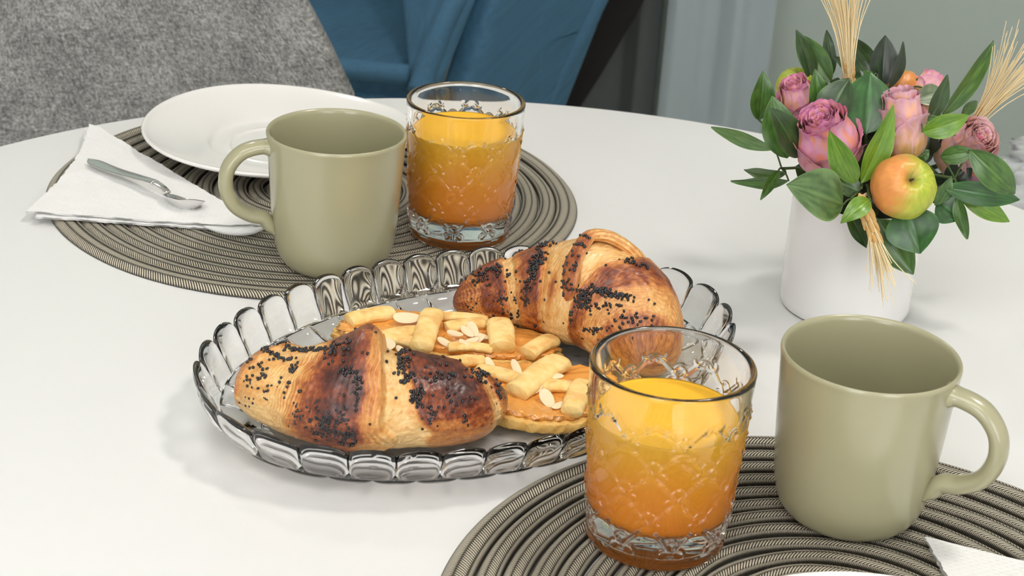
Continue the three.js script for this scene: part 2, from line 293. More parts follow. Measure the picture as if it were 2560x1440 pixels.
{
  const dots = dataTexture(256, 256, (u, v) => { const x = (u * 24) % 1, y = (v * 24) % 1, o = Math.floor(u * 24) % 2 ? 0.5 : 0, d = Math.hypot(x - 0.5, ((y + o) % 1) - 0.5), l = 150 + 60 * tileNoise(u, v, 20) - 90 * smooth(0.3, 0.1, d); return [l, l, l]; }, false);
  M.paper = std({ color: new THREE.Color(0.83, 0.825, 0.81), roughness: 0.92, bumpMap: dots, bumpScale: 0.0005 });
  // a folded paper napkin: leaves of paper between two edges, (u across, v down)
  const sheet = (q, y, th, k, wave, bow = 0) => {
    const at = (u, v) => { const l = V(q[0][0], 0, q[0][1]).lerp(V(q[3][0], 0, q[3][1]), v), r = V(q[1][0], 0, q[1][1]).lerp(V(q[2][0], 0, q[2][1]), v); l.x += bow * Math.sin(Math.PI * v); return l.lerp(r, u); };
    const h = (u, v, p) => y(u, v) + wave * (0.6 * n3(p.x * 26 + k, p.z * 26, k) + 0.35 * n3(p.x * 70, p.z * 70, k));
    const f = (u, v, low) => { const p = at(u, v), e = 0.0008 * n3(u * 30, v * 30, k); return [p.x + e * (u < 0.02 || u > 0.98 ? 1 : 0), h(u, v, p) - low, p.z + e * (v > 0.98 ? 1 : 0)]; };
    const uv = (u, v) => { const p = at(u, v); return [p.x * 12, p.z * 12]; };
    const top = grid(50, 50, (u, v) => f(1 - u, v, 0), { uv: (u, v) => uv(1 - u, v) }), bot = grid(50, 50, (u, v) => f(u, v, th), { uv });
    const rim = [], N = 200; for (let i = 0; i <= N; i++) { const t = i / N * 4, s = Math.floor(t) % 4, w = t - Math.floor(t); rim.push([[w, 0], [1, w], [1 - w, 1], [0, 1 - w]][s]); }
    const side = grid(N, 2, (u, v) => { const [a, b] = rim[Math.round(u * N)]; const p = f(a, b, (1 - v) * th); return p; });
    return mergeGeometries([top, bot, side]);
  };
  const t = thing('paper_napkin', 'white embossed paper napkin folded to a triangle under the spoon', 'napkin', [0, T, 0], 'white paper napkins');
  const Q = [[-0.324, -1.2405], [-0.3145, -1.2345], [-0.1655, -1.0665], [-0.3235, -1.068]];
  const lift = (u, v) => 0.0056 + 0.0016 * Math.sin(v * 3) + 0.0016 * smooth(0.25, 0, v) + 0.0022 * smooth(0.75, 1, u) * smooth(0.6, 1, v);
  part('top_leaf', sheet(Q, (u, v) => lift(u, v) + 0.0024, 0.0011, 2, 0.0008, 0.008), M.paper, t);
  part('bottom_leaf', sheet([[-0.3255, -1.235], [-0.318, -1.229], [-0.171, -1.0655], [-0.3165, -1.0645]], (u, v) => lift(u, v) + 0.0003, 0.0012, 5, 0.0005, 0.008), M.paper, t);
  part('folded_edge', tube([V(-0.2045, 0.0076, -1.0635), V(-0.19, 0.008, -1.0585), V(-0.176, 0.0086, -1.058), V(-0.1655, 0.0092, -1.0635)], (q) => { const k = Math.sin(0.25 + q * 2.5); return [0.0036 * k, 0.0028 * k]; }, { seg: 30, sides: 16 }), M.paper, t);
  const t2 = thing('paper_napkin', 'white paper napkin corner on the near placemat beside the right mug', 'napkin', [0, T, 0], 'white paper napkins');
  const Q2 = [[0.2095, -0.7385], [0.2108, -0.7388], [0.345, -0.689], [0.2235, -0.635]];
  part('top_leaf', sheet(Q2, (u, v) => 0.0068 + 0.001 * v, 0.0011, 9, 0.0004), M.paper, t2);
  part('bottom_leaf', sheet([[0.2112, -0.7325], [0.2124, -0.7322], [0.34, -0.683], [0.2205, -0.63]], (u, v) => 0.0053 + 0.001 * v, 0.0011, 12, 0.0004), M.paper, t2);
}
{
  const t = thing('dessert_spoon', 'small polished steel spoon lying on the folded napkin', 'spoon', [-0.2245, T + 0.0088, -1.0915]);
  t.rotation.y = Math.atan2(0.068, -0.0815) + Math.PI;
  t.rotation.y = -Math.atan2(0.066, 0.080);
  // x runs from the handle towards the tip of the bowl
  const bowl = (low) => grid(40, 18, (u, v) => {
    const a = -u * 2 * Math.PI, r = low ? 1 - v : v, s = Math.max(r, 0.001), c = Math.cos(a), w = Math.sin(a) * (0.0112 - 0.0012 * c), L = 0.0172;
    const x = L * c * s, z = w * s, dip = -0.0062 * (1 - s * s) * (1 + 0.2 * c * s), lip = 0.0052 + 0.003 * smooth(0.2, 1, c * s) + 0.0008 * smooth(-0.3, -1, c * s);
    return [x, dip + lip + (low ? -0.0008 * (1 - 0.5 * s) : 0), z];
  }, { wrapU: true });
  part('bowl', mergeGeometries([bowl(false), bowl(true)]), M.chrome, t).rotation.set(-0.38, 0, 0.08);
  part('handle', tube([V(-0.0155, 0.0056, 0), V(-0.0205, 0.0078, 0), V(-0.03, 0.009, 0), V(-0.05, 0.0072, 0), V(-0.075, 0.0048, 0), V(-0.1035, 0.0042, 0)], (q) => { const k = Math.pow(Math.max(0, 1 - smooth(0.9, 1, q) ** 3), 0.5); return [mix(0.0028, 0.0054, smooth(0.15, 0.95, q)) * k + 0.0002, mix(0.0013, 0.0009, q)]; }, { seg: 50, sides: 18 }), M.chrome, t);
  part('collar', tube([V(-0.0285, 0.0089, 0), V(-0.0305, 0.009, 0)], () => [0.0034, 0.0018], { seg: 2, sides: 16 }), M.chrome, t);
}

// ---------------------------------------------------------------- pastries
const keyed = (K, x, col) => { if (x <= K[0][0]) return K[0][col]; for (let i = 1; i < K.length; i++) if (x <= K[i][0]) return mix(K[i - 1][col], K[i][col], smooth(0, 1, (x - K[i - 1][0]) / (K[i][0] - K[i - 1][0]))); return K[K.length - 1][col]; };
const lin = (K, x) => { if (x <= K[0][0]) return K[0][1]; for (let i = 1; i < K.length; i++) if (x <= K[i][0]) return mix(K[i - 1][1], K[i][1], (x - K[i - 1][0]) / (K[i][0] - K[i - 1][0])); return K[K.length - 1][1]; };
const BAKE = [[0, ...srgb(236, 196, 132)], [0.25, ...srgb(220, 162, 90)], [0.5, ...srgb(196, 122, 58)], [0.72, ...srgb(134, 60, 24)], [0.9, ...srgb(80, 30, 15)], [1, ...srgb(60, 20, 11)]];
const crumbBump = dataTexture(256, 256, (u, v) => { const a = tileNoise(u, v, 18), b = tileNoise(u, v, 44, 3); const l = 128 + 70 * a + 60 * Math.abs(b) - 20; return [l, l, l]; }, false);
M.crust = phys({ vertexColors: true, roughness: 0.46, bumpMap: crumbBump, bumpScale: 0.0004, clearcoat: 0.45, clearcoatRoughness: 0.28 });
M.seed = phys({ color: new THREE.Color(0.008, 0.008, 0.011), roughness: 0.3, clearcoat: 0.3 });
// surface of a croissant: c = { spine, R, wide, keys, shift, tipL, tipR, floor, extra }
function croissantSurface(c) {
  const curve = new THREE.CatmullRomCurve3(c.spine, false, 'centripetal');
  return (s, phi) => {
    const p = curve.getPointAt(clamp(s)), t = curve.getTangentAt(clamp(s)), b = V(-t.z, 0, t.x).normalize().multiplyScalar(c.front), n = V(0, 1, 0);
    const side = Math.sign(phi), q = clamp(Math.abs(phi) / 1.75);
    const sig = s + lin(c.shift, s) * q * (side > 0 ? 1 : 0.7) + 0.012 * n3(s * 5, phi * 1.3, c.k) * q;
    let h = keyed(c.keys, sig, 1) * 0.001, brown = keyed(c.keys, sig, 2), str = keyed(c.keys, sig, 3);
    const g = lin(c.radius, s) * Math.pow(Math.max(0, 1 - Math.pow(Math.abs(2 * s - 1), 2.4)), 0.001);
    const tip = Math.sqrt(Math.max(0, 1 - (1 - Math.min(1, s / c.tipL)) ** 2)) * Math.sqrt(Math.max(0, 1 - (1 - Math.min(1, (1 - s) / c.tipR)) ** 2));
    let r = g * tip;
    const cs = Math.cos(phi), sn = Math.sin(phi);
    const low = smooth(1.25, 2.3, Math.abs(phi));
    h *= (1 - 0.6 * low) * tip;
    if (c.extra) { const e = c.extra(s, phi, sig); h += e[0]; brown += e[1]; str += e[2]; }
    // layers of dough seen edge-on, wrinkles, blisters
    const wv = sig * 210 + 2.2 * n3(sig * 9, phi * 1.7, 4 + c.k);
    h += str * 0.00042 * Math.sin(wv * 3.1) + 0.0009 * fbm(s * 9, phi * 2.2, c.k, 3) * tip + 0.0002 * n3(s * 50, phi * 6, 3) * tip;
    brown += str * 0.1 * Math.sin(wv * 3.1 + 0.8) - 0.22 * low + 0.24 * fbm(s * 11, phi * 2.6, 5 + c.k, 4) + 0.1 * n3(s * 70, phi * 9, 8) + 0.06 * n3(s * 150, phi * 21, 2);
    const pos = p.clone().addScaledVector(n, cs * (cs > 0 ? r * c.tall : r * 0.72) + h * cs * (cs > 0 ? 1 : 0.3)).addScaledVector(b, (cs < 0 ? Math.sign(sn) * Math.abs(sn) ** 0.6 : sn) * (r * c.wide + h));
    if (pos.y < c.floor) pos.y = c.floor + (pos.y - c.floor) * 0.12;
    return { pos, brown: clamp(brown) };
  };
}
const ramp = (b) => [1, 2, 3].map((k) => { for (let i = 1; i < BAKE.length; i++) if (b <= BAKE[i][0]) return mix(BAKE[i - 1][k], BAKE[i][k], (b - BAKE[i - 1][0]) / (BAKE[i][0] - BAKE[i - 1][0])); return BAKE[5][k]; });
function croissant(c, label) {
  const t = thing('croissant', label, 'croissant', [0, T, 0], 'seeded croissants on the platter'), f = croissantSurface(c);
  part("croissant_body", grid(340, 200, (u, v) => { const q = f(u, (0.5 - v) * 2 * Math.PI); return [q.pos.x, q.pos.y, q.pos.z, ...ramp(q.brown)]; }, { wrapV: true, colors: true, uv: (u, v) => [u * 6, v * 7] }), M.crust, t);
  const base = new THREE.IcosahedronGeometry(1, 1), S = [];
  const put = (s, phi) => {
    const q = f(s, phi).pos, a = f(s + 0.004, phi).pos.sub(q), b = f(s, phi + 0.04).pos.sub(q), n = a.cross(b).normalize();
    if (n.y * Math.cos(phi) + 0.2 < 0) n.negate();
    const m = new THREE.Matrix4().makeRotationFromEuler(new THREE.Euler(rr(0, 6), rr(0, 6), rr(0, 6)));
    m.scale(V(rr(0.0008, 0.0012), rr(0.00065, 0.0009), rr(0.00065, 0.0009))); m.setPosition(q.addScaledVector(n, rr(0.0002, 0.0007)));
    S.push(xf(base, m));
  };
  for (const [x, y, dx, dy, k] of c.seeds) for (let i = 0; i < k; i++) {
    const g = () => (rnd() + rnd() + rnd() - 1.5) * 1.15;
    const X = x + g() * dx, Y = y + g() * dy, s = clamp((X - c.px[0]) / c.px[1], 0.01, 0.99), t0 = lin(c.top, X), b0 = lin(c.bot, X), yn = clamp((Y - t0) / (b0 - t0) * 2 - 1, -0.98, 0.98);
    const phi = Math.acos(-yn) - 0.45, fan = c.fan ? Math.max(0, Math.sin(phi)) * (0.11 * smooth(0.55, 0.3, s) - 0.06 * smooth(0.6, 0.85, s)) : 0;
    put(clamp(s + fan, 0.01, 0.99), phi);
  }
  for (let i = 0; i < c.loose; i++) put(rr(0.03, 0.97), rr(-0.5, 1.9));
  const seeds = part('poppy_seeds', mergeGeometries(S), M.seed, t, 'glossy black seeds in clusters'); seeds.userData.kind = 'stuff';
  return [t, f];
}
const C1 = {
  k: 1, front: 1, R: 0.03, wide: 1.12, tall: 0.98, floor: 0.0082, tipL: 0.16, tipR: 0.2, loose: 70,
  spine: [V(-0.1335, 0.027, -0.826), V(-0.112, 0.0285, -0.808), V(-0.07, 0.031, -0.798), V(-0.032, 0.027, -0.8045), V(0.0, 0.0235, -0.825)],
  radius: [[0, 0.0215], [0.15, 0.0235], [0.32, 0.0275], [0.45, 0.03], [0.6, 0.0265], [0.8, 0.0225], [1, 0.016]],
  fan: 1, shift: [[0, 0], [0.2, 0.06], [0.4, 0.05], [0.55, -0.03], [0.75, -0.1], [0.9, -0.03], [1, 0]],
  keys: [[0, -1, 0.75, 0.3], [0.05, -0.6, 0.55, 0], [0.13, -0.4, 0.42, 0], [0.15, -2.2, 0.2, 0.1], [0.25, -2.2, 0.14, 0.3], [0.31, -0.6, 0.26, 0.9], [0.33, 0.8, 0.5, 0.6], [0.37, 2.6, 0.75, 0.1], [0.44, 4.2, 0.92, 0], [0.48, 4.6, 0.85, 0],
    [0.497, 4.3, 0.5, 0.9], [0.52, 3.6, 0.35, 1], [0.53, -1.6, 0.1, 0.2], [0.57, -2.4, 0.08, 0.1], [0.585, -1, 0.25, 0], [0.6, 1.1, 0.8, 0], [0.7, 1.7, 0.95, 0], [0.8, 1.2, 0.82, 0], [0.825, 0.2, 0.42, 0.8], [0.845, -1.9, 0.2, 1], [0.87, -1.9, 0.25, 1], [0.885, -0.4, 0.68, 0.1], [0.95, -0.4, 0.9, 0], [1, -1, 0.8, 0.3]],
  extra: (s, phi, sig) => {
    const e = Math.exp(-(((sig - 0.47) / 0.06) ** 2)) * Math.exp(-(((phi + 0.15) / 0.6) ** 2)) * smooth(0.525, 0.518, sig);
    return [0.0042 * e, -0.12 * e - 0.3 * smooth(0.62, 0.7, s) * smooth(0.95, 1.5, phi), 0];
  },
  px: [600, 675], top: [[600, 930], [640, 865], [700, 838], [800, 828], [880, 812], [950, 828], [1000, 885], [1100, 905], [1200, 930], [1275, 985]], bot: [[600, 960], [640, 1030], [740, 1105], [860, 1132], [950, 1140], [1100, 1124], [1180, 1105], [1275, 1010]],
  seeds: [[760, 846, 90, 7, 60], [690, 872, 60, 9, 42], [662, 945, 12, 36, 24], [632, 950, 12, 40, 16], [735, 902, 12, 12, 14], [790, 1035, 24, 44, 130], [738, 1015, 12, 20, 22], [832, 1008, 18, 18, 26], [838, 1050, 30, 14, 44], [836, 1078, 12, 14, 14], [872, 1080, 12, 20, 18], [845, 862, 45, 25, 34], [865, 905, 25, 14, 20],
    [896, 935, 14, 22, 16], [884, 978, 5, 10, 7], [1000, 905, 14, 26, 64], [1008, 948, 15, 10, 26], [1026, 985, 14, 18, 60], [1058, 1030, 18, 24, 22], [1080, 945, 45, 10, 22], [1150, 1032, 8, 20, 14], [1184, 962, 8, 12, 14], [1202, 945, 32, 14, 34], [1240, 990, 8, 14, 10], [1110, 990, 40, 25, 10], [700, 945, 40, 14, 8]],
};
const C2 = {
  k: 7, front: 1, R: 0.034, wide: 1.05, tall: 1.12, floor: 0.0085, tipL: 0.14, tipR: 0.16, loose: 50,
  spine: [V(-0.0345, 0.0205, -0.9445), V(-0.004, 0.0265, -0.947), V(0.033, 0.0335, -0.938), V(0.0595, 0.035, -0.919), V(0.0725, 0.03, -0.896), V(0.0745, 0.023, -0.872)],
  radius: [[0, 0.014], [0.12, 0.0175], [0.25, 0.0225], [0.4, 0.028], [0.55, 0.0335], [0.68, 0.0312], [0.85, 0.0262], [1, 0.019]],
  shift: [[0, 0], [0.2, -0.06], [0.35, -0.09], [0.5, -0.02], [0.65, 0.1], [0.8, 0.08], [1, 0]],
  keys: [[0, -0.8, 0.75, 0.6], [0.05, -0.6, 0.6, 0.9], [0.075, -0.3, 0.5, 0.8], [0.085, 0.3, 0.72, 0.1], [0.15, 0.6, 0.8, 0], [0.175, 0.2, 0.55, 0.3], [0.185, -1.7, 0.16, 0.4], [0.215, -1.7, 0.14, 0.4], [0.228, 0.2, 0.5, 0.2], [0.26, 1.2, 0.72, 0], [0.33, 1.6, 0.78, 0], [0.35, 0.8, 0.45, 0.7], [0.362, -1.2, 0.25, 0.6], [0.4, 0.2, 0.12, 0.05], [0.47, 0.6, 0.2, 0.1], [0.56, -0.6, 0.1, 0.05], [0.66, -1.2, 0.1, 0.1], [0.705, -0.8, 0.22, 0.2], [0.715, 1.2, 0.55, 0.1], [0.76, 1.8, 0.74, 0], [0.83, 1.6, 0.66, 0.1], [0.85, 0.6, 0.34, 0.55], [0.9, -0.8, 0.28, 0.6], [0.93, -0.2, 0.6, 0.2], [1, -1, 0.7, 0.3]],
  extra: (s, phi) => {
    const e = Math.exp(-(((s - 0.56) / 0.07) ** 2 + ((phi - 0.55) / 0.35) ** 2)), g = Math.exp(-(((s - 0.585) / 0.035) ** 2 + ((phi - 0.95) / 0.14) ** 2)), d = Math.exp(-(((s - 0.47) / 0.03) ** 2 + ((phi - 1.15) / 0.3) ** 2));
    return [0.003 * e - 0.003 * g, -0.1 * e + 0.12 * g + 0.5 * d, 0];
  },
  px: [1130, 590], top: [[1130, 740], [1180, 685], [1270, 640], [1350, 612], [1430, 585], [1480, 568], [1560, 590], [1620, 640], [1690, 760], [1720, 850]], bot: [[1130, 760], [1180, 800], [1270, 825], [1350, 848], [1450, 872], [1560, 890], [1720, 900]],
  seeds: [[1332, 668, 18, 50, 120], [1222, 688, 38, 10, 40], [1192, 706, 22, 12, 26], [1246, 745, 12, 12, 14], [1320, 756, 8, 12, 14], [1300, 792, 6, 12, 10], [1278, 797, 7, 9, 9], [1260, 765, 25, 20, 16], [1350, 826, 10, 6, 6], [1165, 760, 18, 18, 12], [1605, 704, 42, 9, 120], [1545, 730, 26, 16, 70], [1570, 748, 34, 12, 50], [1520, 772, 12, 12, 14], [1635, 738, 16, 10, 12], [1525, 800, 8, 12, 6], [1675, 760, 8, 40, 26], [1632, 806, 34, 5, 34], [1568, 605, 26, 6, 18], [1320, 730, 14, 14, 16]],
};
const [, S1] = croissant(C1, 'dark browned croissant with black seeds at the front of the platter');
const [cr2] = croissant(C2, 'taller croissant with black seeds leaning over the back rim of the platter');
{ // rolled end of the dough lying over the taller croissant
  const into = V(0.004, -0.001, -0.0016), pts = [V(0.0262, 0.046, -0.9015), V(0.0282, 0.0545, -0.9035), V(0.031, 0.0655, -0.909), V(0.036, 0.0735, -0.9185), V(0.0425, 0.0775, -0.927), V(0.0525, 0.077, -0.929), V(0.0635, 0.0715, -0.9295), V(0.0725, 0.064, -0.929), V(0.079, 0.054, -0.924)].map((p, i) => p.addScaledVector(into, i < 2 ? 1 : i < 4 ? 0.5 : 0).add(V(0, i > 3 ? -0.0015 : 0, 0)));
  const g = tube(pts, (t) => { const k = Math.sqrt(Math.max(0, 1 - (2 * t - 1) ** 8)); return [mix(0.0064, 0.005, t) * k, mix(0.0022, 0.0036, smooth(0.3, 0.6, t)) * k]; }, { seg: 120, sides: 36, up: V(0, 1, 0) });
  const P = g.attributes.position, C = [];
  for (let i = 0; i < P.count; i++) {
    const x = P.getX(i), y = P.getY(i), z = P.getZ(i), row = Math.floor(i / 37), ang = (i % 37) / 36 * 2 * Math.PI, t = row / 122;
    const st = Math.sin(ang * 9 + 3 * n3(x * 40, y * 40, z * 40)), face = smooth(-0.4, 0.5, Math.sin(ang) - 0.2) * smooth(0.55, 0.4, t);
    C.push(...ramp(clamp(mix(0.24 + 0.2 * st, 0.66, face) + 0.22 * fbm(x * 130, y * 130, z * 130, 3))));
    const d = 0.0002 * st * (1 - face) + 0.0004 * n3(x * 300, y * 300, z * 300); P.setXYZ(i, x, y + d, z + d);
  }
  g.setAttribute('color', new THREE.Float32BufferAttribute(C, 3)); g.computeVertexNormals();
  part('dough_flap', g, M.crust, cr2, 'rolled dough end over the top');
  const sd = [], ball = new THREE.IcosahedronGeometry(1, 1);
  for (let i = 0; i < 46; i++) { const k = Math.floor(rr(6, 56)) * 37 + Math.floor(rr(4, 15)), m = new THREE.Matrix4().makeRotationFromEuler(new THREE.Euler(rr(0, 6), rr(0, 6), 0)); m.scale(V(0.0011, 0.0008, 0.0009)); m.setPosition(P.getX(k), P.getY(k), P.getZ(k)); sd.push(xf(ball, m)); }
  part('poppy_seeds', mergeGeometries(sd), M.seed, cr2, 'glossy black seeds on the rolled end').userData.kind = 'stuff';
}

// tart slices: crumbly base, apricot jam, lattice strips, almond flakes
M.short = phys({ vertexColors: true, roughness: 0.62, bumpMap: crumbBump, bumpScale: 0.0004 });
M.jam = phys({ color: new THREE.Color(...srgb(238, 164, 78)), roughness: 0.16, clearcoat: 0.8, clearcoatRoughness: 0.1, bumpMap: crumbBump, bumpScale: 0.0006 });
M.almond = std({ color: new THREE.Color(...srgb(246, 222, 182)), roughness: 0.55 });
const YT = 0.0080;
function slab(outline, y0, y1, inset, rough, cols) {
  const c = new THREE.CatmullRomCurve3(outline.map((p) => V(p[0], 0, p[1])), true, 'centripetal', 0.3), N = 160, Q = c.getSpacedPoints(N), o = Q.reduce((a, p) => a.add(p), V(0, 0, 0)).multiplyScalar(1 / Q.length);
  const prof = [[0, 0.02], [0, 0.9], [0, 1], [0.25, 1], [0.7, 1], [1, 0.97], [1, 0.6], [0.97, 0.1], [0.9, 0], [0.4, 0], [0, 0]];
  const rows = [[0.001, 1], [0.35, 1], [0.7, 1], [0.92, 1], [0.985, 0.97], [1, 0.85], [1.004, 0.5], [0.995, 0.15], [0.97, 0], [0.6, 0], [0.001, 0]];
  return grid(N, rows.length - 1, (u, v) => {
    const [k, h] = rows[Math.round(v * (rows.length - 1))], p = Q[Math.round(u * N) % N], d = p.clone().sub(o), L = d.length(), e = clamp(1 - inset / L);
    const w = 1 + (k > 0.9 ? rough * n3(p.x * 260, p.z * 260, h * 2) + rough * 0.5 * n3(p.x * 900, p.z * 900, h * 6) : 0);
    const x = o.x + d.x * k * e * w, z = o.z + d.z * k * e * w, y = mix(y0, y1, h) + (h > 0.5 ? 0.0008 * n3(x * 150, z * 150, 3) : 0);
    const b = 0.5 + 0.5 * fbm(x * 120, y * 120, z * 120, 3);
    return [x, y, z, ...cols[0].map((q, i) => mix(q, cols[1][i], b))];
  }, { wrapU: true, colors: true });
}
const planar = (g, k) => { const P = g.attributes.position, U = g.attributes.uv; for (let i = 0; i < P.count; i++) U.setXY(i, (P.getX(i) + P.getY(i) * 0.6) * k, (P.getZ(i) + P.getY(i) * 0.5) * k); return g; };
const TAN = srgb(226, 158, 84), PALE = [srgb(255, 226, 156), srgb(244, 198, 112)], CRUST = [srgb(246, 208, 124), srgb(220, 158, 70)];
function strip(a, b, w, parent, arch = 0.0015) {
  const m = a.clone().lerp(b, 0.5); m.y += arch;
  const q = rr(0, 9), g = tube([a, a.clone().lerp(m, 0.6).setY(a.y + arch * 0.8), m, b.clone().lerp(m, 0.6).setY(b.y + arch * 0.8), b], (t) => { const k = Math.pow(Math.max(0, 1 - (2 * t - 1) ** 40), 0.5) * (1 + 0.07 * n3(t * 2.5, q, 0)); return [w * 0.58 * k, w * 0.36 * k]; }, { seg: 40, sides: 24 });
  const P = g.attributes.position, C = [];
  for (let i = 0; i < P.count; i++) { const x = P.getX(i), y = P.getY(i), z = P.getZ(i), d = 0.00035 * fbm(x * 200, y * 240, z * 240 + q, 3); P.setXYZ(i, x + d, y + d, z + d); const b = clamp(0.45 + 0.8 * fbm(x * 110, q, z * 110, 3)), tan = 0.55 * smooth(0.05, 0.5, fbm(x * 70 + q, y * 70, z * 70, 3)) * smooth(a.y, a.y + w * 0.4, y); C.push(...PALE[0].map((c, k) => mix(mix(c, PALE[1][k], b), TAN[k], tan))); }
  for (let i = 0; i < P.count; i++) { const top = mix(a.y, b.y, 0.5) + arch + w * 0.2, y = P.getY(i); if (y > top) P.setY(i, top + (y - top) * 0.45); }
  g.setAttribute('color', new THREE.Float32BufferAttribute(C, 3)); g.computeVertexNormals();
  return part('lattice_strip', planar(g, 30), M.short, parent);
}
const flakeGeo = mergeVertices(grid(20, 8, (u, v) => { const a = -u * 2 * Math.PI, b = (v - 0.5) * Math.PI, c = Math.cos(b) ** 0.6; return [c * Math.cos(a) * (1 + 0.18 * Math.cos(a)), 0.12 * Math.sin(b) + 0.08 * Math.cos(a * 2) * c, c * Math.sin(a)]; }, { wrapU: true }));
function flake(x, y, z, a, b, parent) { const m = part('almond_flake', flakeGeo, M.almond, parent); m.position.set(x, y, z); m.scale.set(a, 0.004, b); m.rotation.set(rr(0.1, 0.6), rr(-1.2, 1.2), rr(-0.25, 0.25)); }
function tart(label, outline, bars, flakes) {
  const t = thing('tart_slice', label, 'tart', [0, T, 0], 'lattice tart slices on the platter');
  part('pastry_base', planar(slab(outline, YT, YT + 0.0065, 0, 0.03, CRUST), 30), M.short, t);
  part('jam_layer', planar(slab(outline, YT + 0.006, YT + 0.0095, 0.0035, 0.05, [[1, 1, 1], [1, 1, 1]]), 26), M.jam, t);
  for (const [a, b, w] of bars) strip(V(a[0], YT + 0.0105 + (a[2] || 0), a[1]), V(b[0], YT + 0.0105 + (b[2] || 0), b[1]), w, t);
  for (const [x, z, a, b, dy] of flakes) flake(x, YT + 0.0108 + (dy || 0), z, a, b, t);
}
tart('apricot lattice tart slice between the two croissants, with a heap of almond flakes', [[-0.101, -0.907], [-0.095, -0.925], [-0.068, -0.9375], [-0.0153, -0.931], [0.0275, -0.913], [0.0265, -0.89], [-0.02, -0.883], [-0.047, -0.8865], [-0.08, -0.889]],
  [[[-0.0935, -0.912], [-0.068, -0.928], 0.0115], [[-0.074, -0.892], [-0.0512, -0.905], 0.0095], [[-0.0446, -0.9244, 0.004], [-0.0486, -0.8795, 0.002], 0.0119], [[-0.0368, -0.911], [-0.0148, -0.922], 0.0092], [[-0.0061, -0.9182, 0.003], [-0.0029, -0.8864, 0.002], 0.0136], [[0.0104, -0.885], [0.0257, -0.9065], 0.0105], [[-0.08, -0.8925], [-0.052, -0.8905], 0.008], [[-0.034, -0.8875], [-0.008, -0.8885], 0.007], [[-0.043, -0.927], [-0.012, -0.926], 0.007]],
  [[-0.0605, -0.9161, 0.0086, 0.0042, 0.003], [-0.0682, -0.882, 0.0046, 0.0044, 0.002], [-0.0596, -0.88, 0.0046, 0.002], [-0.0363, -0.892, 0.0054, 0.0022, 0.001], [-0.0314, -0.9, 0.0054, 0.002, 0.003], [-0.0275, -0.887, 0.0044, 0.0022, 0.001], [-0.0251, -0.889, 0.0042, 0.002, 0.003], [-0.021, -0.906, 0.0064, 0.003, 0.004], [-0.0242, -0.9, 0.005, 0.0025, 0.005], [-0.0155, -0.901, 0.0047, 0.0022, 0.002], [-0.0215, -0.893, 0.0046, 0.0022, 0.002], [-0.018, -0.896, 0.005, 0.0021, 0.001]]);
tart('apricot lattice tart slice behind the near tumbler, right of the front croissant', [[-0.047, -0.875], [-0.01, -0.8785], [0.03, -0.8825], [0.052, -0.878], [0.06, -0.85], [0.047, -0.822], [0.0281, -0.8135], [-0.0016, -0.818], [-0.03, -0.84]],
  [[[-0.0366, -0.8655], [-0.0121, -0.8736], 0.0085], [[-0.0164, -0.862], [0.0073, -0.853], 0.0092], [[0.0303, -0.8745, 0.003], [0.005, -0.835, 0.001], 0.0135], [[0.0191, -0.847], [0.0385, -0.848], 0.0092], [[0.0424, -0.851, 0.002], [0.0355, -0.8176, 0.001], 0.0108]],
  [[0.0224, -0.8335, 0.0068, 0.0037, 0.001], [0.0282, -0.8265, 0.0054, 0.0023], [-0.0094, -0.8651, 0.0052, 0.0023, 0.003], [0.0267, -0.8537, 0.0045, 0.0027, 0.004], [0.0052, -0.8625, 0.0066, 0.0024, 0.003], [0.016, -0.842, 0.005, 0.003, 0.001]]);

// ---------------------------------------------------------------- flowers
const VX = 0.2115, VZ = -1.022;
M.vase = phys({ color: new THREE.Color(0.8, 0.795, 0.785), roughness: 0.16, clearcoat: 0.6, clearcoatRoughness: 0.05 });
{
  const t = thing('vase', 'white glazed cylinder vase that holds the roses and leaves', 'vase', [VX, T, VZ]);
  part('vase_body', lathe(curveProfile([[0.0001, 0.002], [0.034, 0.002], [0.0375, 0.0006], [0.0395, 0.0016], [0.0409, 0.005], [0.0412, 0.012], [0.0412, 0.04], [0.0412, 0.07], [0.0411, 0.0755], [0.0403, 0.077], [0.0393, 0.0763], [0.0389, 0.072], [0.0388, 0.03], [0.0386, 0.01], [0.03, 0.006], [0.0001, 0.006]], 130), 128), M.vase, t);
  const core = thing('flower_foam', 'dark green flower foam filling the mouth of the white vase', 'foam', [VX, T, VZ]);
  part('foam_block', grid(64, 24, (u, v) => { const a = -u * 2 * Math.PI, b = v * Math.PI, r = Math.sin(b) ** 0.6 * (0.0375 + 0.0012 * n3(Math.cos(a) * 4, Math.sin(a) * 4, b * 5)), y = 0.074 - Math.sign(Math.cos(b)) * Math.abs(Math.cos(b)) ** 0.8 * (b < Math.PI / 2 ? 0.06 : 0.027); return [r * Math.cos(a), y, r * Math.sin(a)]; }, { wrapU: true }), std({ color: new THREE.Color(...srgb(34, 40, 24)), roughness: 1 }), core);
}
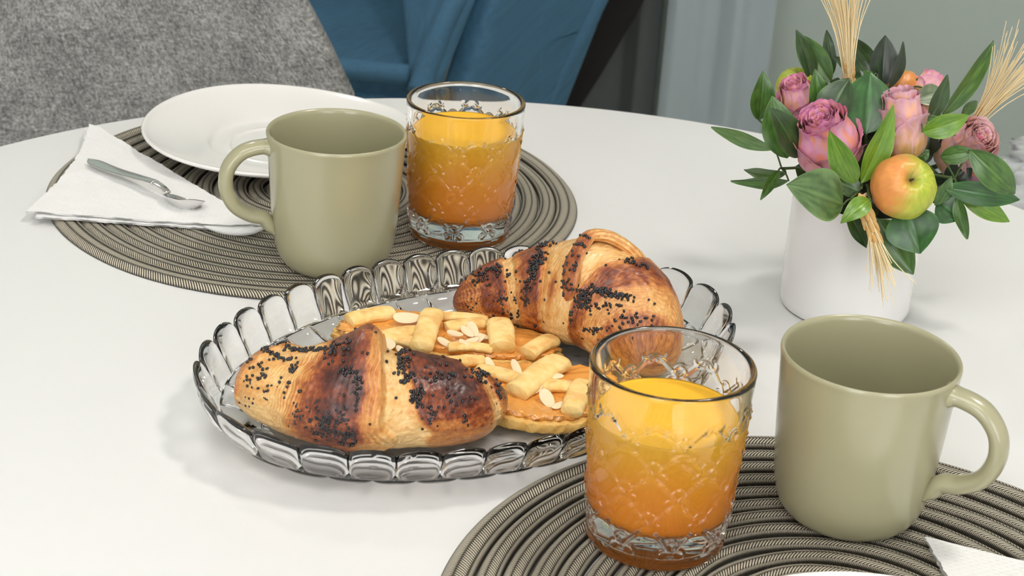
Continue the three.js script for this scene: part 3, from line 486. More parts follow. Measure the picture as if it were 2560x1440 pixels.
// leaves: [base, tip, width, roll in degrees, arch, tone]
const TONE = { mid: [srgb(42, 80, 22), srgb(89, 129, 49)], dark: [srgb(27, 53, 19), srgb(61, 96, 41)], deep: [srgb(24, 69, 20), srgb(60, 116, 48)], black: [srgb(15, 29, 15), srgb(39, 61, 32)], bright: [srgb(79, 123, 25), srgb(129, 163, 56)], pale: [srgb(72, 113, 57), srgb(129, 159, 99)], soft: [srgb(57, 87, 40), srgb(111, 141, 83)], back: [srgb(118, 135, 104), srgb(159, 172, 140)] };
M.leaf = phys({ vertexColors: true, roughness: 0.42, clearcoat: 0.55, clearcoatRoughness: 0.24, side: THREE.DoubleSide });
M.stem = std({ color: new THREE.Color(...srgb(74, 92, 44)), roughness: 0.7 });
const EYE = V(0, 0.4587, 0);
function leafGeo([b, t, w, roll, arch, tone]) {
  const B = V(...b), P = V(...t), ax = P.clone().sub(B), L = ax.length(); ax.normalize();
  const n0 = V(0, 0.42, 0.9).addScaledVector(ax, -V(0, 0.42, 0.9).dot(ax)).normalize().applyAxisAngle(ax, roll * Math.PI / 180), sd = ax.clone().cross(n0);
  const [c0, c1] = TONE[tone], k = rr(0, 50), tw = rr(-0.25, 0.25), wav = rr(0.2, 0.7);
  const f = (u, v, under) => {
    const x = u * 2 - 1, s = v, half = w / 2 * 1.1 * Math.pow(Math.sin(Math.PI * Math.pow(s, 0.82)), 0.86) * (s > 0.9 ? mix(1, 0.75, (s - 0.9) / 0.1) : 1) + 0.00035;
    const fold = 0.2 * Math.abs(x) * half, cup = arch * L * (4 * s * (1 - s)) * 0.55, edge = 0.0011 * wav * Math.sin(s * 9 + k + x) * x * x;
    const rib = 0.00028 * Math.max(0, 1 - Math.abs(x) * 9) - 0.00008 * Math.cos(x * 26), a = tw * (s - 0.3);
    const q = B.clone().addScaledVector(ax, s * L).addScaledVector(sd, x * half * Math.cos(a)).addScaledVector(n0, cup + fold * 1.1 + edge - rib + x * half * Math.sin(a) - (under ? 0.0004 * (1 - x * x) + 0.00005 : 0));
    const vein = 0.5 + 0.5 * Math.cos(x * 24 + 0.7 * n3(s * 3, x * 2, k)), m = clamp(0.12 + 0.3 * vein + 0.75 * fbm(s * 3 + k, x * 2.4, k, 3) + 0.35 * Math.max(0, 1 - Math.abs(x) * 12) + 0.35 * smooth(0.9, 1, Math.abs(x)));
    return [q.x, q.y, q.z, ...c0.map((c, i) => mix(c, c1[i], m))];
  };
  const top = grid(14, 22, (u, v) => f(u, v, false), { colors: true }), bot = grid(14, 22, (u, v) => f(1 - u, v, true), { colors: true });
  return mergeGeometries([top, bot]);
}
function sprig(label, leaves, stems) {
  const t = thing('leaf_sprig', label, 'leaves', [0, T, 0], 'leaf sprigs in the bouquet');
  for (const l of leaves) part('leaf', leafGeo(l), M.leaf, t);
  const root = V(VX, 0.08, VZ);
  const tops = stems || [leaves.reduce((a, l) => a.add(V(...l[0])), V(0, 0, 0)).multiplyScalar(1 / leaves.length).toArray()];
  for (const s of tops) { const e = V(...s); part('stem', tube([root, root.clone().lerp(e, 0.55).add(V(0, 0.006, 0)), e], () => 0.0009, { seg: 14, sides: 7 }), M.stem, t); }
  if (!stems && leaves.length > 1) for (const l of leaves) part('leaf_stalk', tube([V(...tops[0]), V(...l[0]).lerp(V(...tops[0]), 0.4).add(V(0, 0.001, 0)), V(...l[0])], () => 0.0006, { seg: 8, sides: 6 }), M.stem, t);
}
sprig('three broad leaves at the left side of the bouquet beside the small rose bud', [
  [[0.1443, 0.1178, -1.03], [0.1432, 0.1489, -1.03], 0.0137, 15, 0.1, 'mid'],
  [[0.1599, 0.105, -1], [0.1475, 0.14, -1.01], 0.0193, -10, 0.12, 'mid'],
  [[0.1646, 0.1098, -0.99], [0.1441, 0.1405, -0.985], 0.0176, 25, 0.08, 'dark']]);
sprig('thin pointed leaves sticking out low at the left of the vase', [
  [[0.1559, 0.0998, -1.03], [0.1202, 0.0978, -1.07], 0.0084, -35, 0.06, 'pale'],
  [[0.162, 0.0919, -1.01], [0.139, 0.0849, -1.03], 0.0083, -45, 0.16, 'mid'],
  [[0.1627, 0.0905, -1], [0.1278, 0.088, -1], 0.0073, -40, 0.08, 'mid'],
  [[0.1555, 0.0962, -1], [0.1444, 0.0848, -0.98], 0.0053, 0, 0.05, 'mid']]);
sprig('broad dusty green leaf hanging over the front left of the vase rim', [
  [[0.1893, 0.0935, -0.958], [0.1528, 0.1085, -0.945], 0.0275, 12, 0.12, 'soft'],
  [[0.2013, 0.0957, -0.975], [0.1891, 0.1, -0.98], 0.0107, 0, 0.05, 'mid']]);
sprig('pair of tall pointed leaves at the top left, left of the wheat awns', [
  [[0.1787, 0.1343, -1.06], [0.1659, 0.1649, -1.07], 0.0126, 35, 0.08, 'dark'],
  [[0.1905, 0.1359, -1.06], [0.1683, 0.1599, -1.08], 0.0156, -20, 0.08, 'mid'],
  [[0.1954, 0.1308, -1.09], [0.19, 0.158, -1.1], 0.0073, 0, 0.05, 'dark']]);
sprig('two upright leaves right of the small rose bud', [
  [[0.1769, 0.1269, -1.01], [0.1716, 0.1571, -1.015], 0.0126, 20, 0.08, 'mid'],
  [[0.1792, 0.13, -1], [0.1921, 0.1541, -1.01], 0.0196, -15, 0.1, 'dark'],
  [[0.1895, 0.1333, -1.05], [0.1949, 0.1388, -1.06], 0.0055, 0, 0.05, 'dark']]);
sprig('broadest deep green leaf standing in the middle of the bouquet', [
  [[0.2038, 0.1252, -0.995], [0.2059, 0.1559, -1.02], 0.0293, 0, 0.06, 'deep']]);
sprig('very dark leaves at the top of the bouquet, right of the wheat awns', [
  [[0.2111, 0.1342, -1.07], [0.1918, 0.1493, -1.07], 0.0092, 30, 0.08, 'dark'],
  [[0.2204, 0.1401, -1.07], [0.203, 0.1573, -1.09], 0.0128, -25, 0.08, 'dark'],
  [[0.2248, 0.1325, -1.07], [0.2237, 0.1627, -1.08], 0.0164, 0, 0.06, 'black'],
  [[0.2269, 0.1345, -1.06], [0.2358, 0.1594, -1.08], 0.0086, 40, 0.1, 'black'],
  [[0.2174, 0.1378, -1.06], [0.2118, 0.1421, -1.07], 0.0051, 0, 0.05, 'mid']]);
sprig('two bright green leaves forming a V in front, left of the apple', [
  [[0.2, 0.1031, -0.97], [0.2151, 0.1475, -0.985], 0.0156, 30, 0.08, 'bright'],
  [[0.1963, 0.1036, -0.968], [0.1756, 0.1376, -0.96], 0.0137, -30, 0.1, 'bright']], [[0.2007, 0.1001, -0.97]]);
sprig('long narrow leaves pointing up at the right of the bouquet', [
  [[0.2557, 0.1293, -1.03], [0.2865, 0.1695, -1.06], 0.0125, 35, 0.1, 'mid'],
  [[0.2454, 0.1284, -1.02], [0.2545, 0.1547, -1.03], 0.0113, 30, 0.08, 'dark'],
  [[0.2694, 0.1259, -1.04], [0.2831, 0.1301, -1.06], 0.0056, 0, 0.05, 'mid']]);
sprig('pale grey-green leaf turned underside out, right of the tall rose', [
  [[0.2577, 0.1379, -1.05], [0.24, 0.1325, -1.045], 0.0116, 0, 0.05, 'back'],
  [[0.243, 0.133, -1.07], [0.2546, 0.1354, -1.08], 0.0062, 0, 0.05, 'mid']]);
sprig('bright curled leaf over the pale pink rose at the right', [
  [[0.2355, 0.137, -1], [0.2525, 0.1332, -0.98], 0.0097, 0, -0.2, 'mid'],
  [[0.2344, 0.1321, -0.985], [0.2599, 0.1443, -0.985], 0.0124, 15, 0.25, 'bright']]);
sprig('long arching leaves reaching out at the lower right of the bouquet', [
  [[0.2489, 0.1158, -0.99], [0.2676, 0.1225, -0.985], 0.0097, 10, 0.1, 'mid'],
  [[0.2639, 0.1232, -0.985], [0.2968, 0.0958, -0.99], 0.0159, 15, 0.22, 'mid'],
  [[0.2526, 0.0987, -0.985], [0.3001, 0.092, -0.99], 0.0126, 10, 0.14, 'deep'],
  [[0.2685, 0.0865, -1], [0.2996, 0.0738, -1], 0.0118, -10, 0.1, 'bright'],
  [[0.2612, 0.0931, -0.985], [0.2707, 0.0685, -0.98], 0.0073, 35, 0.05, 'mid']]);
sprig('small dark leaves tucked close round the front apple', [
  [[0.2574, 0.0948, -1], [0.2705, 0.1104, -1], 0.0138, 0, 0.1, 'black'],
  [[0.2492, 0.0871, -0.985], [0.2559, 0.106, -0.985], 0.0078, 20, 0.08, 'mid'],
  [[0.2856, 0.0912, -1.03], [0.3053, 0.077, -1.05], 0.0086, 0, 0.05, 'mid'],
  [[0.2379, 0.1106, -1], [0.2441, 0.1159, -1], 0.0063, 0, 0.05, 'mid']]);
sprig('wide glossy leaves hanging below the front apple', [
  [[0.2516, 0.0884, -0.99], [0.2661, 0.0791, -0.985], 0.0190, 0, 0.1, 'deep'],
  [[0.2268, 0.0914, -0.965], [0.2379, 0.0673, -0.955], 0.0280, 10, 0.14, 'deep']]);
sprig('pointed leaves hanging over the front of the vase behind the wheat ear', [
  [[0.2131, 0.0821, -0.968], [0.236, 0.0538, -0.955], 0.0195, 20, 0.08, 'mid'],
  [[0.1939, 0.0873, -0.968], [0.207, 0.0665, -0.96], 0.0114, -20, 0.06, 'dark']]);
sprig('small bright leaf curled over the top of the hanging wheat ear', [
  [[0.2034, 0.0987, -0.955], [0.1869, 0.087, -0.945], 0.0103, 10, 0.45, 'bright']]);
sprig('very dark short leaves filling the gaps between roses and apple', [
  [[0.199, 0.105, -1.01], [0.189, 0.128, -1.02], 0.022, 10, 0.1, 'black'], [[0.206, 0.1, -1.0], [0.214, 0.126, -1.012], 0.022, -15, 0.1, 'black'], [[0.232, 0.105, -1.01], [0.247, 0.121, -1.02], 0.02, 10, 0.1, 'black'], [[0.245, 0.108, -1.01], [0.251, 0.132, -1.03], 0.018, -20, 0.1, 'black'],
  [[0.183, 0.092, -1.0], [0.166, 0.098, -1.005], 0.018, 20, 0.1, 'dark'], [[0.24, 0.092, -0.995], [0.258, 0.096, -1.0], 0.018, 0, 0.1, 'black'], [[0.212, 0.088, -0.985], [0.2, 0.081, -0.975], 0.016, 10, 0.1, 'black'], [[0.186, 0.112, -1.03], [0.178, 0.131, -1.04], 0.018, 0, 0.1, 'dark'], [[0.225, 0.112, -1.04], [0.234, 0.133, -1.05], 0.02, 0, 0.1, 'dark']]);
// roses
M.petal = phys({ vertexColors: true, roughness: 0.75, sheen: 0.25, sheenRoughness: 0.6, sheenColor: new THREE.Color(1, 0.85, 0.95), side: THREE.DoubleSide });
function rose(label, c0, c1, R, o = {}) {
  const t = thing('rose', label, 'rose', [0, T, 0], 'dried pink roses in the bouquet'), A = V(...c0), ax = V(...c1).sub(A), L = ax.length(); ax.normalize();
  const x0 = V(0, 0.3, 1).addScaledVector(ax, -V(0, 0.3, 1).dot(ax)).normalize(), y0v = ax.clone().cross(x0);
  const base = srgb(...(o.base || [212, 160, 104])), body = srgb(...(o.body || [230, 172, 192])), rim = srgb(...(o.rim || [222, 136, 186])), deep = srgb(...(o.deep || [198, 96, 142])), warm = srgb(...(o.warm || [232, 174, 140]));
  // petals wrap one another in a tight barrel that opens to a spiral at the top
  const kinds = [[4, 1.0, 0.8, 0.0], [3, 0.93, 0.97, 0.05], [3, 0.78, 1.0, 0.15], [3, 0.6, 1.0, 0.3], [2, 0.42, 0.99, 0.45], [2, 0.26, 0.97, 0.5], [1, 0.12, 0.95, 0.5]];
  let turn = o.turn || 0;
  kinds.forEach(([n, rad, top, low], ring) => {
    for (let i = 0; i < n; i++) {
      const a0 = turn + i / n * 2 * Math.PI, span = Math.min(2 * Math.PI / n * 1.45, 5.6), k = rr(0, 60), h = top * rr(0.96, 1.03) * (ring === 0 ? (o.outer || 1) * rr(0.8, 1.05) : 1), flare = ring === 0 ? rr(0.08, 0.2) * (o.open || 1) : ring === 1 ? 0.06 * (o.open || 1) : 0.02;
      const geo = grid(26, 18, (u, v) => {
        const q = u * 2 - 1, a = a0 + q * span / 2, s = v;
        const edge = 1 - (ring === 0 ? 0.3 : 0.07) * Math.pow(Math.abs(q), 3), y0 = low * L, y = y0 + (h * L * edge - y0) * s, yy = y / L;
        const belly = Math.sqrt(Math.max(0, 1 - (1 - Math.min(1, (yy + 0.02) / 0.36)) ** 2)) * (1 - 0.34 * smooth(0.4, 1.02, yy));
        let r = R * rad * belly + R * 0.075 * q * (ring > 0 ? 1 : 0.6) * (1 - 0.4 * ring / 6) + R * flare * smooth(0.72, 1, s);
        r += R * 0.035 * n3(a * 1.3, yy * 3, k) + R * 0.012 * n3(a * 9, yy * 5, k + 3) + R * 0.03 * smooth(0.85, 1, s) * n3(a * 5, 2, k);
        const curl = smooth(0.9, 1, s); r += R * 0.05 * curl * (ring < 3 ? 1 : 0.4);
        const p = A.clone().addScaledVector(ax, y + R * 0.06 * n3(a * 2.4, 1, k) * s - R * 0.05 * curl).addScaledVector(x0, r * Math.cos(a)).addScaledVector(y0v, r * Math.sin(a));
        const m = fbm(a * 2, yy * 4, k, 3), vein = 0.5 + 0.5 * n3(a * 22, yy * 2, k), e = clamp(smooth(0.9, 1, s) + smooth(0.93, 1, Math.abs(q)) * 0.6);
        const c = [0, 1, 2].map((j) => { let w = mix(base[j], body[j], clamp(smooth(0.12, 0.62, yy) + m * 0.9)); w = mix(w, warm[j], clamp(0.95 * smooth(-0.05, 0.4, n3(a * 2.2, yy * 3, k + 5)) * (ring > 0 ? 1 : 0.4))); w *= 0.9 + 0.14 * vein; w = mix(w, deep[j], clamp(0.5 * smooth(0.15, 0.55, n3(a * 2.6, yy * 3.4, k + 9)) * smooth(0.3, 1, yy))); return mix(w, rim[j], e * 0.75); });
        return [p.x, p.y, p.z, ...c];
      }, { colors: true });
      part('petal', geo, M.petal, t);
    }
    turn += 1.1;
  });
  part('rose_core', tube([A.clone().addScaledVector(ax, 0.1 * L), A.clone().addScaledVector(ax, 0.45 * L), A.clone().addScaledVector(ax, 0.84 * L)], (q) => R * 0.45 * Math.sin(0.35 + q * 2.1), { seg: 10, sides: 14 }), std({ color: new THREE.Color(...deep), roughness: 0.8 }), t);
  const root = V(VX + (A.x - VX) * 0.3, 0.085, VZ + (A.z - VZ) * 0.3);
  part('stem', tube([root, root.clone().lerp(A, 0.5), A.clone().addScaledVector(ax, L * 0.05)], () => 0.0016, { seg: 10, sides: 8 }), M.stem, t);
}
rose('small pink rose bud at the back left of the bouquet, before the yellow apple', [0.172, 0.119, -1.03], [0.1602, 0.1477, -1.02], 0.0118, { turn: 0.3, body: [236, 172, 192], base: [212, 150, 160] });
rose('large mauve rose at the front left of the bouquet, with a purple outer petal', [0.1882, 0.102, -0.998], [0.1728, 0.1398, -0.985], 0.0192, { turn: 1.5, open: 1.3, base: [196, 136, 128], body: [222, 160, 186], deep: [186, 74, 158], outer: 0.9, warm: [230, 150, 120] });
rose('tall rose with a tan lower half above the front apple', [0.2295, 0.109, -1.0], [0.222, 0.152, -1.003], 0.0142, { turn: 2.2, base: [188, 146, 84], body: [218, 168, 176], rim: [226, 178, 204] });
rose('pale pink rose at the right side of the bouquet, under the wheat awns', [0.2625, 0.1, -1.025], [0.2755, 0.129, -1.0], 0.0165, { turn: 0.8, base: [206, 160, 124], body: [226, 182, 186], rim: [232, 196, 198] });
rose('pink rose peeping out behind the pale grey-green leaf', [0.2498, 0.121, -1.072], [0.2606, 0.1375, -1.085], 0.0112, { turn: 3.1 });
rose('lilac rose at the far right of the bouquet, under the arching leaf', [0.2665, 0.096, -1.02], [0.2825, 0.094, -0.998], 0.0115, { turn: 4, base: [200, 140, 160], body: [208, 148, 186] });
// apples
function apple(label, c, R, ax, warm) {
  const t = thing('apple', label, 'apple', [c[0], T + c[1], c[2]], 'small apples in the bouquet');
  const A = V(...ax).normalize(), X = V(0, 1, 0).cross(A).normalize(), Y = A.clone().cross(X), W = V(...warm).normalize();
  const y = srgb(148, 172, 40), y2 = srgb(198, 194, 72), w = srgb(226, 152, 78), red = srgb(206, 112, 62);
  const geo = grid(72, 48, (u, v) => {
    const a = -u * 2 * Math.PI, b = v * Math.PI, r0 = R * (1 + 0.02 * Math.cos(a * 5) * (0.5 - Math.cos(b) * 0.5) + 0.02 * n3(Math.cos(a) * 2, Math.sin(a) * 2, b * 2));
    const dent = 0.36 * Math.exp(-((Math.sin(b) / 0.3) ** 2)), rad = r0 * Math.sin(b), h = r0 * 0.94 * Math.cos(b) * (1 - dent);
    const wr = 0.006 * R * Math.sin(a * 17 + 3 * n3(b * 3, a, 2)) * smooth(0.75, 0.2, b);
    const p = X.clone().multiplyScalar((rad + wr) * Math.cos(a)).addScaledVector(Y, (rad + wr) * Math.sin(a)).addScaledVector(A, h), d = p.clone().normalize();
    const k = smooth(-0.25, 0.65, d.dot(W) + 0.25 * fbm(d.x * 3, d.y * 3, d.z * 3, 3)), s = clamp(0.45 + 0.9 * fbm(Math.cos(a) * 6, Math.sin(a) * 6, b * 1.6, 3)), dk = smooth(0.3, 0.08, b) * 0.55;
    return [p.x, p.y, p.z, ...[0, 1, 2].map((i) => mix(mix(mix(y[i], y2[i], s), mix(w[i], red[i], s * 0.5), k), [0.12, 0.12, 0.02][i], dk))];
  }, { wrapU: true, colors: true });
  part('apple_flesh', geo, phys({ vertexColors: true, roughness: 0.42, clearcoat: 0.25, clearcoatRoughness: 0.4 }), t);
  part('calyx', tube([A.clone().multiplyScalar(R * 0.5), A.clone().multiplyScalar(R * 0.62), A.clone().multiplyScalar(R * 0.72).addScaledVector(X, R * 0.06)], (q) => R * 0.055 * (1 - 0.4 * q), { seg: 6, sides: 8 }), std({ color: new THREE.Color(...srgb(70, 52, 30)), roughness: 0.9 }), t);
}
apple('small green and orange apple at the front of the bouquet', [0.2238, 0.1045, -0.965], 0.0192, [0.12, 0.62, 0.72], [-0.9, 0.25, 0.1]);
apple('yellow apple at the back left, behind the small rose bud', [0.1704, 0.1297, -1.065], 0.0132, [0.1, 1, 0.1], [0, -1, -1]);
apple('orange apple behind the tall rose in the middle of the bouquet', [0.2385, 0.1305, -1.08], 0.0118, [0, 1, -0.2], [0.3, 0.5, 0.8]);
// wheat
M.straw = std({ color: new THREE.Color(...srgb(242, 222, 176)), roughness: 0.7 });
M.grain = std({ color: new THREE.Color(...srgb(206, 166, 104)), roughness: 0.65 });
const grainGeo = mergeVertices(grid(10, 8, (u, v) => { const a = -u * 2 * Math.PI, b = v * Math.PI; return [0.36 * Math.sin(b) * Math.cos(a), -Math.cos(b), 0.3 * Math.sin(b) * Math.sin(a)]; }, { wrapU: true }));
function wheat(label, c0, c1, n, L, spread, sag, root, fat = 0.0042) {
  const t = thing('wheat_ear', label, 'wheat', [0, T, 0], 'wheat ears in the bouquet'), A = V(...c0), B = V(...c1), ax = B.clone().sub(A).normalize(), el = A.distanceTo(B);
  const X = V(0, 0.3, 1).addScaledVector(ax, -V(0, 0.3, 1).dot(ax)).normalize(), Y = ax.clone().cross(X);
  for (let i = 0; i < 22; i++) {
    const s = i / 22, a = (i % 2) * Math.PI + rr(-0.7, 0.7) + (i % 3 ? 0 : Math.PI / 2), g = part('grain', grainGeo, M.grain, t), out = X.clone().multiplyScalar(Math.sin(a)).addScaledVector(Y, Math.cos(a));
    g.position.copy(A).addScaledVector(ax, s * el).addScaledVector(out, 0.0024 * (1 - 0.3 * s));
    g.quaternion.setFromUnitVectors(V(0, 1, 0), ax.clone().addScaledVector(out, 0.35).normalize()); g.scale.setScalar(fat);
  }
  for (let i = 0; i < n; i++) {
    const s = rr(0, 1), a = rr(0, 6.28), out = X.clone().multiplyScalar(Math.sin(a)).addScaledVector(Y, Math.cos(a)), st = A.clone().addScaledVector(ax, s * el).addScaledVector(out, 0.002), k = rr(0.15, 1) * spread, l = L * rr(0.7, 1.05) - s * el * 0.6;
    const d = ax.clone().addScaledVector(out, k).normalize(), m = st.clone().addScaledVector(ax.clone().addScaledVector(out, k * 0.6).normalize(), l * 0.5), e = st.clone().addScaledVector(d, l).add(V(rr(-1, 1), 0, rr(-1, 1)).multiplyScalar(l * 0.04)).add(V(0, -sag * l, 0));
    part('awn', tube([st, m, e], (q) => 0.00042 * (1 - 0.45 * q), { seg: 8, sides: 5 }), M.straw, t);
  }
  part('straw_stem', tube([V(...root), V(...root).lerp(A, 0.6).add(V(0, 0.003, 0)), A, B], () => 0.0009, { seg: 16, sides: 7 }), M.straw, t);
}
wheat('upright wheat ear at the back with long awns standing up', [0.2018, 0.132, -1.055], [0.1972, 0.16, -1.055], 64, 0.1, 0.36, 0, [0.21, 0.085, -1.03]);
wheat('wheat ear leaning out to the right with spread awns', [0.2755, 0.108, -1.05], [0.2855, 0.131, -1.045], 56, 0.075, 0.42, 0, [0.235, 0.085, -1.03]);
wheat('short wheat ear hanging down over the front of the vase', [0.2, 0.0965, -0.958], [0.2105, 0.074, -0.951], 44, 0.05, 0.36, 0.05, [0.209, 0.09, -0.985], 0.0056);

// ---------------------------------------------------------------- room and seats
const superq = (x, e) => Math.sign(x) * Math.abs(x) ** e;
// a stuffed panel over four corners (p00, p10, p11, p01), th thick
function cushion(p00, p10, p11, p01, th, { e = 0.25, bulge = 0.5, nu = 60, nv = 30, wob = 0 } = {}) {
  const c = [p00, p10, p11, p01].map((p) => V(...p)), n = c[1].clone().sub(c[0]).cross(c[3].clone().sub(c[0])).normalize();
  return grid(nu, nv, (u, v) => {
    const a = -u * 2 * Math.PI, b = (v - 0.5) * Math.PI, k = superq(Math.cos(b), bulge), X = k * superq(Math.cos(a), e) * 0.5 + 0.5, Y = k * superq(Math.sin(a), e) * 0.5 + 0.5;
    const p = c[0].clone().lerp(c[1], X).lerp(c[3].clone().lerp(c[2], X), Y).addScaledVector(n, th / 2 * superq(Math.sin(b), 0.6));
    if (wob) p.addScaledVector(n, wob * n3(p.x * 7, p.y * 7, p.z * 7));
    return [p.x, p.y, p.z];
  }, { wrapU: true, uv: (u, v) => { const a = u * 2 * Math.PI, k = superq(Math.cos((v - 0.5) * Math.PI), bulge); return [superq(Math.cos(a), e) * k * 0.3, superq(Math.sin(a), e) * k * 0.3]; } });
}
{
  const wallM = std({ color: new THREE.Color(...srgb(182, 196, 190)), roughness: 0.9 }), white = std({ color: 0xf2f2ef, roughness: 0.9 });
  const grain = dataTexture(256, 256, (u, v) => { const l = 178 + 22 * tileNoise(u, v, 6) + 18 * n3(u * 8, v * 160, 3); return [l, l * 0.93, l * 0.84]; }, true);
  const floorM = std({ map: grain, roughness: 0.5 });
  const box = (w, h, d, x, y, z) => { const g = new THREE.BoxGeometry(w, h, d); g.translate(x, y, z); return g; };
  const X0 = -2.4, X1 = 2.4, Z0 = -3.1, Z1 = 1.8, H = 2.6, th = 0.1;
  struct('floor', box(X1 - X0 + 0.2, th, Z1 - Z0 + 0.2, 0, -th / 2, (Z0 + Z1) / 2), floorM);
  struct('ceiling', box(X1 - X0 + 0.2, th, Z1 - Z0 + 0.2, 0, H + th / 2, (Z0 + Z1) / 2), white);
  struct('wall_back', box(X1 - X0, H, th, 0, H / 2, Z0 - th / 2), wallM);
  // two tall windows added behind the camera for front fill, matching the mug streaks
  const holes = [[-1.55, -0.45], [0.5, 1.6]], y0 = 0.6, y1 = 2.35;
  struct('wall_front', mergeGeometries([box(X1 - X0, y0, th, 0, y0 / 2, Z1 + th / 2), box(X1 - X0, H - y1, th, 0, (H + y1) / 2, Z1 + th / 2), box(holes[0][0] - X0, y1 - y0, th, (holes[0][0] + X0) / 2, (y0 + y1) / 2, Z1 + th / 2), box(holes[1][0] - holes[0][1], y1 - y0, th, (holes[1][0] + holes[0][1]) / 2, (y0 + y1) / 2, Z1 + th / 2), box(X1 - holes[1][1], y1 - y0, th, (X1 + holes[1][1]) / 2, (y0 + y1) / 2, Z1 + th / 2)]), white);
  holes.forEach(([a, b], i) => {
    const w = new THREE.Group(); w.name = 'window_' + (i + 1); w.userData.kind = 'structure'; w.position.set((a + b) / 2, y0, Z1 + 0.05); scene.add(w);
    const W = b - a, h = y1 - y0, fr = std({ color: 0xe8e8e4, roughness: 0.5 });
    for (const x of [-W / 2 + 0.025, 0, W / 2 - 0.025]) struct('window_frame', box(0.05, h, 0.06, x, h / 2, 0), fr, w);
    for (const y of [0.025, h - 0.025]) struct('window_frame', box(W, 0.05, 0.058, 0, y, 0), fr, w);
    for (const x of [-W / 4, W / 4]) struct('window_pane', box(W / 2 - 0.05, h - 0.1, 0.004, x, h / 2, 0), phys({ color: 0xffffff, roughness: 0, transmission: 1, thickness: 0 }), w);
    struct('window_sill', box(W + 0.1, 0.03, 0.16, 0, -0.015, -0.06), fr, w);
  });
  struct('wall_left', box(th, H, Z1 - Z0 + 0.2, X0 - th / 2, H / 2, (Z0 + Z1) / 2), white);
  struct('wall_right', box(th, H, Z1 - Z0 + 0.2, X1 + th / 2, H / 2, (Z0 + Z1) / 2), white);
  for (const [x, z, w, d, I, col, label] of LAMPS) {
    const t = thing('ceiling_lamp', label, 'lamp', [x, H, z], 'ceiling lamps');
    const c = new THREE.Color(col);
    part('lamp_housing', new RoundedBoxGeometry(w + 0.03, 0.03, d + 0.03, 2, 0.006).translate(0, -0.0155, 0), std({ color: 0xcccccc, roughness: 0.5 }), t);
    part('lamp_diffuser', new THREE.BoxGeometry(w, 0.004, d).translate(0, -0.0325, 0), std({ color: 0xffffff, emissive: c, emissiveIntensity: 0.01 }), t);
    const L = new THREE.RectAreaLight(c, I, w, d); L.position.set(0, -0.037, 0); L.rotation.x = -Math.PI / 2; t.add(L);
  }
  // curtain and added dark panels in front of the back wall
  const curtain = (name, label, m, xa, xb, z, n, amp, y1a, slant) => {
    const t = thing(name, label, 'curtain', [0, 0, 0]);
    const f = (u, v, d) => { const y = 0.012 + v * 2.46, x = mix(xa, xb, u) + (slant ? slant(u, y) : 0); return [x, y, z + amp * Math.sin(u * n * 6.283 + 0.8 * Math.sin(u * 9)) * (0.75 + 0.25 * n3(u * 6, v * 0.8, n)) + d]; };
    const a = grid(240, 24, (u, v) => f(u, v, 0)), b = grid(240, 24, (u, v) => f(1 - u, v, -0.004));
    part('curtain_cloth', mergeGeometries([a, b]), m, t);
    part('curtain_rail', tube([V(xa - 0.02, 2.5, z), V(xb + 0.02, 2.5, z)], () => 0.012, { seg: 2, sides: 12 }), std({ color: 0x888888, metalness: 0.8, roughness: 0.35 }), t);
  };
  curtain('curtain', 'pale grey curtain in soft folds behind the table, right of the blue armchair', std({ color: new THREE.Color(...srgb(168, 182, 186)), roughness: 0.95 }), 0.235, 0.42, -2.96, 2, 0.012, 0);
  curtain('curtain', 'narrow charcoal grey panel between the black sheet and the pale grey curtain, coloured dark for its shaded fold', std({ color: new THREE.Color(...srgb(84, 90, 90)), roughness: 0.95 }), 0.08, 0.23, -2.99, 1.5, 0.014, 0);  // fold shading left of the pale curtain put into this cloth colour
  curtain('black_sheet', 'black folded sheet beside the blue armchair, left of the pale grey curtain', std({ color: new THREE.Color(...srgb(26, 24, 22)), roughness: 0.95 }), -0.05, 0.02, -2.9, 1, 0.02, 0, (u, y) => u * (0.094 + (y - 0.286) * 0.51 * smooth(1.6, 0.2, y)));  // black sheet added to fill the dark zone beside the armchair
}
